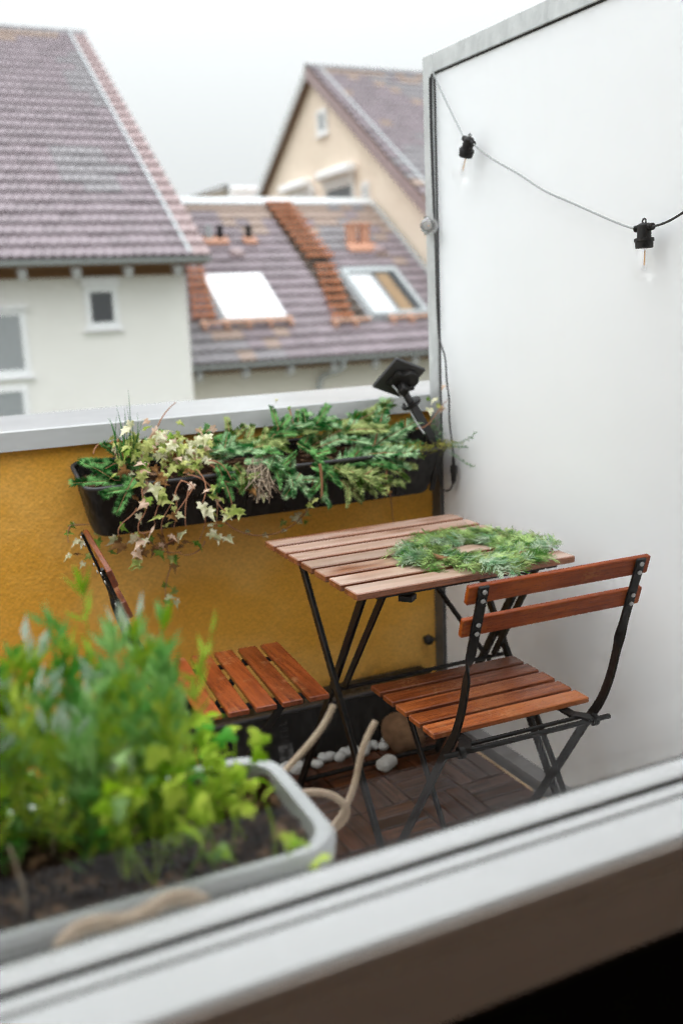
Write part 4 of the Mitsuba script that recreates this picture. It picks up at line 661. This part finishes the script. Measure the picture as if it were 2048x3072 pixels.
for s in ([[-.04, -.14, .87], [-.03, -.19, .875], [-.02, -.24, .893], [-.018, -.275, .915]], [[-.04, -.15, .86], [-.03, -.20, .868], [-.02, -.235, .868]], [[-.04, -.15, .85], [-.03, -.20, .835], [-.02, -.24, .82], [-.02, -.265, .82]]):
    q = smooth_path(s, 14); part(k, 'tendril', MB().tube(q, .0010, 5), 'moss_green')
    m = MB()
    for c in q[3:]:
        for _ in range(2): leaflet(m, c+rng.normal(0, .002, 3), rng.normal(0, 1, 3), rng.normal(0, 1, 3), .0075, .005)
    part(k, 'tendril_leaves', m, 'moss_green')

# ------------------------------------------------------------------ solar light
k = thing('solar_light', 'black solar panel on a spike stuck in the right end of the planter', 'solar panel')
e1 = unit(_r*.085+_u*-.022+_f*.063); e2 = unit(_r*-.065+_u*-.071+_f*.063); e2 = unit(e2-e1*np.dot(e1, e2)); nz = np.cross(e1, e2); nz = nz if nz[2] > 0 else -nz
SC = np.array([-.150, -.085, 1.065]); RS = np.stack([e1, e2, np.cross(e1, e2)], 1); sg = 1 if np.cross(e1, e2)[2] > 0 else -1
part(k, 'panel', MB().box(SC, (.110, .116, .012), RS, .002), 'solar_plastic'); part(k, 'cells', MB().box(SC+nz*.0065, (.098, .104, .002), RS), 'solar_glass')
part(k, 'housing', MB().box(SC-nz*.012+e1*.004+e2*.002, (.070, .058, .016), RS, .005).lathe([(0, .012), (.030, .010), (.032, 0), (.032, -.01)], 20, SC-nz*.012+e1*.02-e2*.012, np.stack([e1, e2, -nz], 1)), 'black_plastic', 40)
hb = SC-nz*.022+e1*.004+e2*.004; sd = unit(np.array([-.058, -.10, .883])-np.array([-.145, -.10, 1.025])); s0 = np.array([-.145, -.10, 1.030])
part(k, 'hinge', MB().box((hb+s0)/2, (.026, .030, .045), RS, .005).tube([s0+_r*.016, s0-_r*.016], .010, 12), 'black_plastic', 40)
part(k, 'wing_screw', MB().tube([s0+_r*.012+_u*.004, s0+_r*.026+_u*.006], .007, 10).box(s0+_r*.026+_u*.006, (.004, .018, .010), None, .001), 'black_plastic', 40)
part(k, 'stem', MB().tube([s0, s0+sd*.055], .0105, 14, [1, 1.05]), 'solar_plastic', 40)
part(k, 'disc', MB().tube([s0+sd*.042, s0+sd*.050], .030, 20), 'black_plastic', 40)
part(k, 'spike', MB().bar([s0+sd*.05, s0+sd*.10, s0+sd*.20], .024, .014, (0, 1, 0)), 'solar_plastic')
part(k, 'lead', MB().tube(smooth_path([SC-nz*.014-e1*.02+e2*.02, SC+[-.002, -.02, -.055], SC+[.028, -.03, -.115], SC+[.05, -.05, -.16]], 20), .0024, 6), 'grey_plastic', True)

# ------------------------------------------------------------------ string light
k = thing('string_light', 'black outdoor string light with clear bulbs draped across the white partition panel', 'string light')
def gland(top, bot, ax, s):
    top, bot = np.array(top), np.array(bot); d = unit(bot-top); ax = unit(np.array(ax)-d*np.dot(ax, d)); return (top+s*ax*.024+d*.010).tolist()
S1, S2 = ((-.030, -.283, 1.687), (-.030, -.238, 1.590), (0, -1, -.5)), ((-.030, -.932, 1.418), (-.030, -.935, 1.310), (0, -1, .08))
CABLE_A = CABLE_A[:-2]+[gland(*S1, -1)]; CABLE_B = [gland(*S1, 1)]+CABLE_B[1:-1]+[gland(*S2, -1)]; CABLE_C = [gland(*S2, 1)]+CABLE_C[1:]
for c, r in ((CABLE_A, .0022), (CABLE_B, .0022), (CABLE_C, .0026), (CABLE_V, .0030), (CABLE_W, .0024), (CABLE_P, .0026), (CABLE_Q, .0030)): part(k, 'cable', MB().tube(smooth_path(c, 40), r, 8), 'cable_grey' if c in (CABLE_A, CABLE_B) else 'solar_plastic', True)
def bulb(top, bot, ax, gl=True):
    """socket with side glands at the top, clear pear bulb below; ax: direction in which the cable passes"""
    top, bot = np.array(top), np.array(bot); d = unit(bot-top); ax = unit(np.array(ax)-d*np.dot(ax, d)); R = np.stack([ax, np.cross(d, ax), d], 1)
    s = part(k, 'socket', MB().lathe([(0, 0), (.010, .001), (.0135, .005), (.0145, .022), (.0145, .030), (.020, .031), (.0205, .037), (.0185, .038), (.018, .050), (.016, .051), (.014, .046)], 24, top, R).tube([top-ax*.0245+d*.010, top+ax*.0245+d*.010], .0062, 12), 'black_plastic', 35)
    m = MB()
    for q in (.016, .020, .024): m.tube([top+ax*q+d*.010-ax*.001, top+ax*q+d*.010+ax*.001], .0074, 12); m.tube([top-ax*q+d*.010-ax*.001, top-ax*q+d*.010+ax*.001], .0074, 12)
    put(f'{s}__gland', m, 'black_plastic', 35)
    put(f'{s}__eyelet', MB().tube([top-d*.003+.005*(math.cos(a)*ax+math.sin(a)*-d) for a in np.linspace(0, 2*math.pi, 14)], .0018, 6), 'black_plastic', 35)
    put(f'{s}__lug', MB().box(top+d*.034-ax*.003, (.044, .012, .006), R, .001), 'black_plastic')
    put(f'{s}__base', MB().tube([top+d*.044, top+d*.047], .0125, 16), 'screw_steel', 35)
    b = part(k, 'bulb', MB().lathe([(.0135, .044), (.014, .052), (.019, .070), (.0235, .086), (.0245, .096), (.022, .108), (.015, .117), (.007, .1205), (.0002, .121)], 32, top, R), 'clear_glass', True)
    put(f'{b}__filament', MB().tube([top+d*.055+ax*.002, top+d*.086], .0013, 6), 'filament'); put(f'{b}__stem', MB().tube([top+d*.045, top+d*.094], .0042, 10), 'clear_glass', True)
diffuse('cable_grey', (.36, .38, .38))
BULBS = (((-.030, -.283, 1.687), (-.030, -.238, 1.590), (0, -1, -.5)), ((-.030, -.932, 1.418), (-.030, -.935, 1.310), (0, -1, .08)))
for q in BULBS: bulb(*q)
bulb((-.014, -.026, 1.487), (-.062, -.126, 1.478), (0, 0, 1))
pl0, pl1 = np.array(PLUG[0]), np.array(PLUG[-1]); m = MB()
m.tube([pl0, PLUG[1]], .0052, 12, [.8, 1.1]); m.tube([PLUG[1], PLUG[2]], .0105, 14); m.tube([PLUG[2], pl1], .0085, 12, [1.15, .7]); part(k, 'connector', m, 'black_plastic', 35)

# ------------------------------------------------------------------ things on the floor by the wall
k = thing('black_trough', 'low black plastic trough standing against the ochre wall under the table', 'trough')
BX0, BX1 = -.80, -.06
m = MB().prism([(-.004, -.0), (-.004, .150), (-.108, .150), (-.118, .144), (-.140, .0)], BX0, BX1, 0); part(k, 'body', m, 'black_plastic', 20)
part(k, 'lip', MB().bar([[BX0-.004, -.112, .148], [BX1+.004, -.112, .148]], .022, .012, (0, 0, 1), None, .003), 'solar_plastic', 30)
yf = lambda z: -.140+.024*z/.144-.0008
lab = MB()
lab.add([[-.600, yf(.012), .012], [-.556, yf(.012), .012], [-.556, yf(.134), .134], [-.600, yf(.134), .134]], [[0, 1, 2, 3]]); part(k, 'worn_print', lab, 'label_grey')
mk = MB()
for i, z in enumerate(np.linspace(.028, .115, 6)):
    mk.box((-.578, yf(z)-.0012, z), (.026, .0006, .0035)); 
    if i % 2: mk.box((-.568 if i % 3 else -.588, yf(z)-.0012, z+.006), (.005, .0006, .010))
    else: mk.box((-.572, yf(z)-.0012, z+.007), (.012, .0006, .003))
part(k, 'worn_print_marks', mk, 'seal_dark')
g = np.random.default_rng(21)
def pebble(c, r, seed, sq=(1, 1, .8)):
    g2 = np.random.default_rng(seed); s = trimesh.creation.icosphere(2, 1.0); v = np.array(s.vertices); v = v*(1+.34*meshkit.noise(v*1.4+seed*3.1)[:, None]) if hasattr(meshkit, 'noise') else v
    return MB().add(v*np.array(sq)*r@rotz(g2.uniform(0, 6)).T+np.array(c), s.faces)
for i in range(17):
    x = -.60+.0235*i+g.normal(0, .003); r = .0125+.005*g.random()
    q = thing('white_pebble', 'white rounded pebble in the row along the foot of the black trough', 'pebble', 'white pebbles along the black trough'); whole(q, pebble((x, -.168-.008*g.random()-.022*(i % 3 == 1), r*.7), r, i, (1.25, .9, .85)), 'white_stone', True)
q = thing('white_stone_block', 'largest smooth white stone lying right of the pebble row on the deck', 'stone'); bm = MB().box((0, 0, 0), (.062, .044, .034), None, .010).tri().subdivide().subdivide(); trimesh.smoothing.filter_taubin(bm, iterations=12); whole(q, MB().add((np.array(bm.vertices)+.002*meshkit.noise(np.array(bm.vertices)*60)[:, None])@rotz(.5).T+[-.345, -.305, .016], bm.faces), 'white_stone', True)
q = thing('brown_stone', 'large rounded brown stone leaning on the right end of the black trough', 'stone'); whole(q, pebble((-.235, -.205, .042), .068, 77, (1.05, .75, .82)), 'brown_stone', True)

# ------------------------------------------------------------------ grey pot on the outer sill and its plants
k = thing('grey_flower_pot', 'light grey oblong plastic plant pot full of soil just outside the window', 'plant pot')
KP = 1.22; RQ = rotz(-.03); qo = np.array([-1.130, -1.742, .632])       # near right corner of the pot
def rr(x0, x1, y0, y1, z, r, n=7):
    c = []
    for cx, cy, a0 in ((x1-r, y1-r, 0), (x0+r, y1-r, 90), (x0+r, y0+r, 180), (x1-r, y0+r, 270)):
        for j in range(n+1): a = math.radians(a0+90*j/n); c.append(KP*RQ@np.array([cx+r*math.cos(a), cy+r*math.sin(a), z])+qo)
    return np.array(c)
def loft(rings, close=None):
    n = len(rings[0]); m = MB().add(np.vstack(rings), [[i*n+j, i*n+(j+1) % n, (i+1)*n+(j+1) % n, (i+1)*n+j] for i in range(len(rings)-1) for j in range(n)])
    if close is not None: m.add(np.vstack([rings[close], [rings[close].mean(0)]]), [[j, (j+1) % n, n] for j in range(n)])
    return m
PL, PW = -.50, .200
part(k, 'body', loft([rr(PL+.02, -.02, .012, PW-.012, .0, .025), rr(PL+.008, -.008, .006, PW-.006, .078, .03), rr(PL, 0, 0, PW, .080, .045), rr(PL-.001, .001, -.001, PW+.001, .095, .045), rr(PL+.003, -.003, .003, PW-.003, .100, .043), rr(PL+.014, -.014, .014, PW-.014, .099, .036), rr(PL+.018, -.018, .018, PW-.018, .070, .033)], 0), 'grey_plastic', 40)
sr = [rr(PL+.016, -.016, .016, PW-.016, .082, .035)]; part(k, 'soil', loft(sr, 0), 'soil')
g = np.random.default_rng(31); cl = MB()
for i in range(600):
    q = KP*RQ@np.array([g.uniform(PL+.02, -.02), g.uniform(.022, PW-.022), .081+.010*g.random()**2])+qo; s = trimesh.creation.icosphere(1, 1.0); r = .0035+.010*g.random()**2.5
    cl.add(np.array(s.vertices)*r*g.uniform(.6, 1.3, 3)+q, s.faces)
labels[part(k, 'soil_crumbs', cl, 'soil')] = {'kind': 'stuff'}
def P_pot(x, y, z=.082): return KP*RQ@np.array([x, y, z])+qo
t = thing('tall_feathery_plant', 'tall blurred plant with narrow feathery grey-green leaves at the left of the grey pot', 'plant')
for i in range(105):
    b = P_pot(-.46+.34*g.random()**.8, g.uniform(.085, .175)); H = KP*g.uniform(.10, .225); top = b+np.array([g.normal(.0, .036), g.normal(.008, .03), H]); path = smooth_path([b, (b+top)/2+g.normal(0, .009, 3), top], 12)
    m = MB().tube(path, .0011, 5, np.linspace(1.2, .6, 12))
    for c in range(38):
        u = g.random()**.65; q = path[int(u*11)]; d = unit(np.array([g.normal(0, .55), g.normal(0, .55), .5+.8*u])); leaflet(m, q, d, unit(g.normal(0, 1, 3)), g.uniform(.022, .044), g.uniform(.005, .0095), .2)
    part(t, 'shoot', m, 'pink_leaf' if i % 5 < 3 else 'pink_leaf_olive')
for i in range(34):
    b = P_pot(g.uniform(-.44, -.12), g.uniform(.06, .16), g.uniform(.15, .27)); m = MB()
    for c in range(4): leaflet(m, b+g.normal(0, .006, 3), unit(np.array([g.normal(0, .5), g.normal(0, .5), 1])), unit(g.normal(0, 1, 3)), .034, .010, .2)
    part(t, 'pale_tip', m, 'glint_leaf')  # pale blades added to stand for glints on the foliage
m = MB()
for i in range(26):
    b = P_pot(g.uniform(-.42, -.06), g.uniform(.04, .17), .084); top = b+np.array([g.normal(0, .02), g.normal(0, .02), g.uniform(.02, .14)]); m.tube(smooth_path([b, (b+top)/2+g.normal(0, .01, 3), top], 8), .0016, 5)
part(t, 'dry_stalks', m, 'dry_straw')
t = thing('small_leaf_herb', 'bright yellow-green herb with small lobed leaves at the right end of the grey pot', 'plant')
def lobed_leaf(seed):
    g2 = np.random.default_rng(seed); a = np.linspace(-math.pi/2, 1.5*math.pi, 22, endpoint=False); r = .38*(1+.30*np.cos(3*(a-math.pi/2)))*(1+.10*np.sin(9*a+seed))*g2.uniform(.88, 1.12, 22); x, y = r*np.cos(a), r*np.sin(a)+.12
    z = -.9*(x*x)-.5*(y-.1)**2+.05*np.sin(7*a+seed)
    return MB().add(np.vstack([np.stack([x, y, z], 1), [[0, .05, .03]]]), [[j, (j+1) % 22, 22] for j in range(22)])
RL = [[ply(lobed_leaf(s).data(), b, True) for s in (1, 2, 3, 4)] for b in ('bright_leaf', 'pink_leaf_olive', 'pink_leaf')]
stk = MB()
for i in range(84):
    rx = g.uniform(-.180, -.045); b = P_pot(rx, g.uniform(.03, .18)); H = KP*(.015+.055*g.random() if rx > -.09 else .03+.085*g.random())
    top = b+np.array([g.normal(.0, .018), g.normal(.0, .018), H]); stk.tube(smooth_path([b, (b+top)/2+g.normal(0, .005, 3), top], 6), .0010, 4)
    for c in range(3):
        nrm = unit(np.array([g.normal(0, .65), g.normal(-.1, .6), .9])); x = unit(np.cross(nrm, g.normal(0, 1, 3)))
        reuse(f'{t}__leaf', RL[int(g.choice([0, 0, 0, 1, 2]))][(i+c) % 4], None, mat4(np.stack([x, np.cross(nrm, x), nrm], 1), top+g.normal(0, .008, 3), g.uniform(.017, .032)))
part(t, 'stalks', stk, 'bright_leaf')

# pale cord around the pot
k = thing('beige_cord', 'thick pale beige cord curling up into the air right of the grey pot', 'cord')
whole(k, MB().tube(smooth_path([(-1.055, -1.47, .602), (-1.02, -1.45, .596), (-1.003, -1.45, .615), (-.984, -1.45, .655), (-.974, -1.45, .69), (-.962, -1.45, .715), (-.951, -1.45, .731)], 40), .0042, 10), 'beige_cord', True)
k = thing('beige_cord', 'pale beige cord arching just above the deck behind the right end of the grey pot', 'cord')
whole(k, MB().tube(smooth_path([(-1.12, -1.46, .645), (-1.075, -1.45, .655), (-1.037, -1.45, .649), (-1.011, -1.45, .632), (-.999, -1.45, .609), (-1.01, -1.45, .596), (-1.05, -1.46, .59)], 40), .0050, 10), 'beige_cord', True)
k = thing('beige_cord', 'straight slanting pale beige cord rising behind the bright small leaved herb', 'cord')
whole(k, MB().tube(smooth_path([(-1.012, -1.45, .768), (-1.048, -1.45, .723), (-1.088, -1.45, .69), (-1.13, -1.46, .64)], 30), .0042, 10), 'beige_cord', True)
k = thing('beige_cord', 'pale beige cord lying wavily on the sill between the grey pot and the window frame', 'cord')
cp = np.array([(-1.452, -1.955, .845), (-1.445, -1.96, .872), (-1.435, -1.96, .893), (-1.422, -1.96, .897), (-1.392, -1.96, .892), (-1.369, -1.96, .898), (-1.355, -1.96, .896), (-1.335, -1.955, .87), (-1.32, -1.95, .84)])
whole(k, MB().tube(smooth_path(CAM+1.29*(cp-CAM), 40), .0068, 10), 'beige_cord', True)
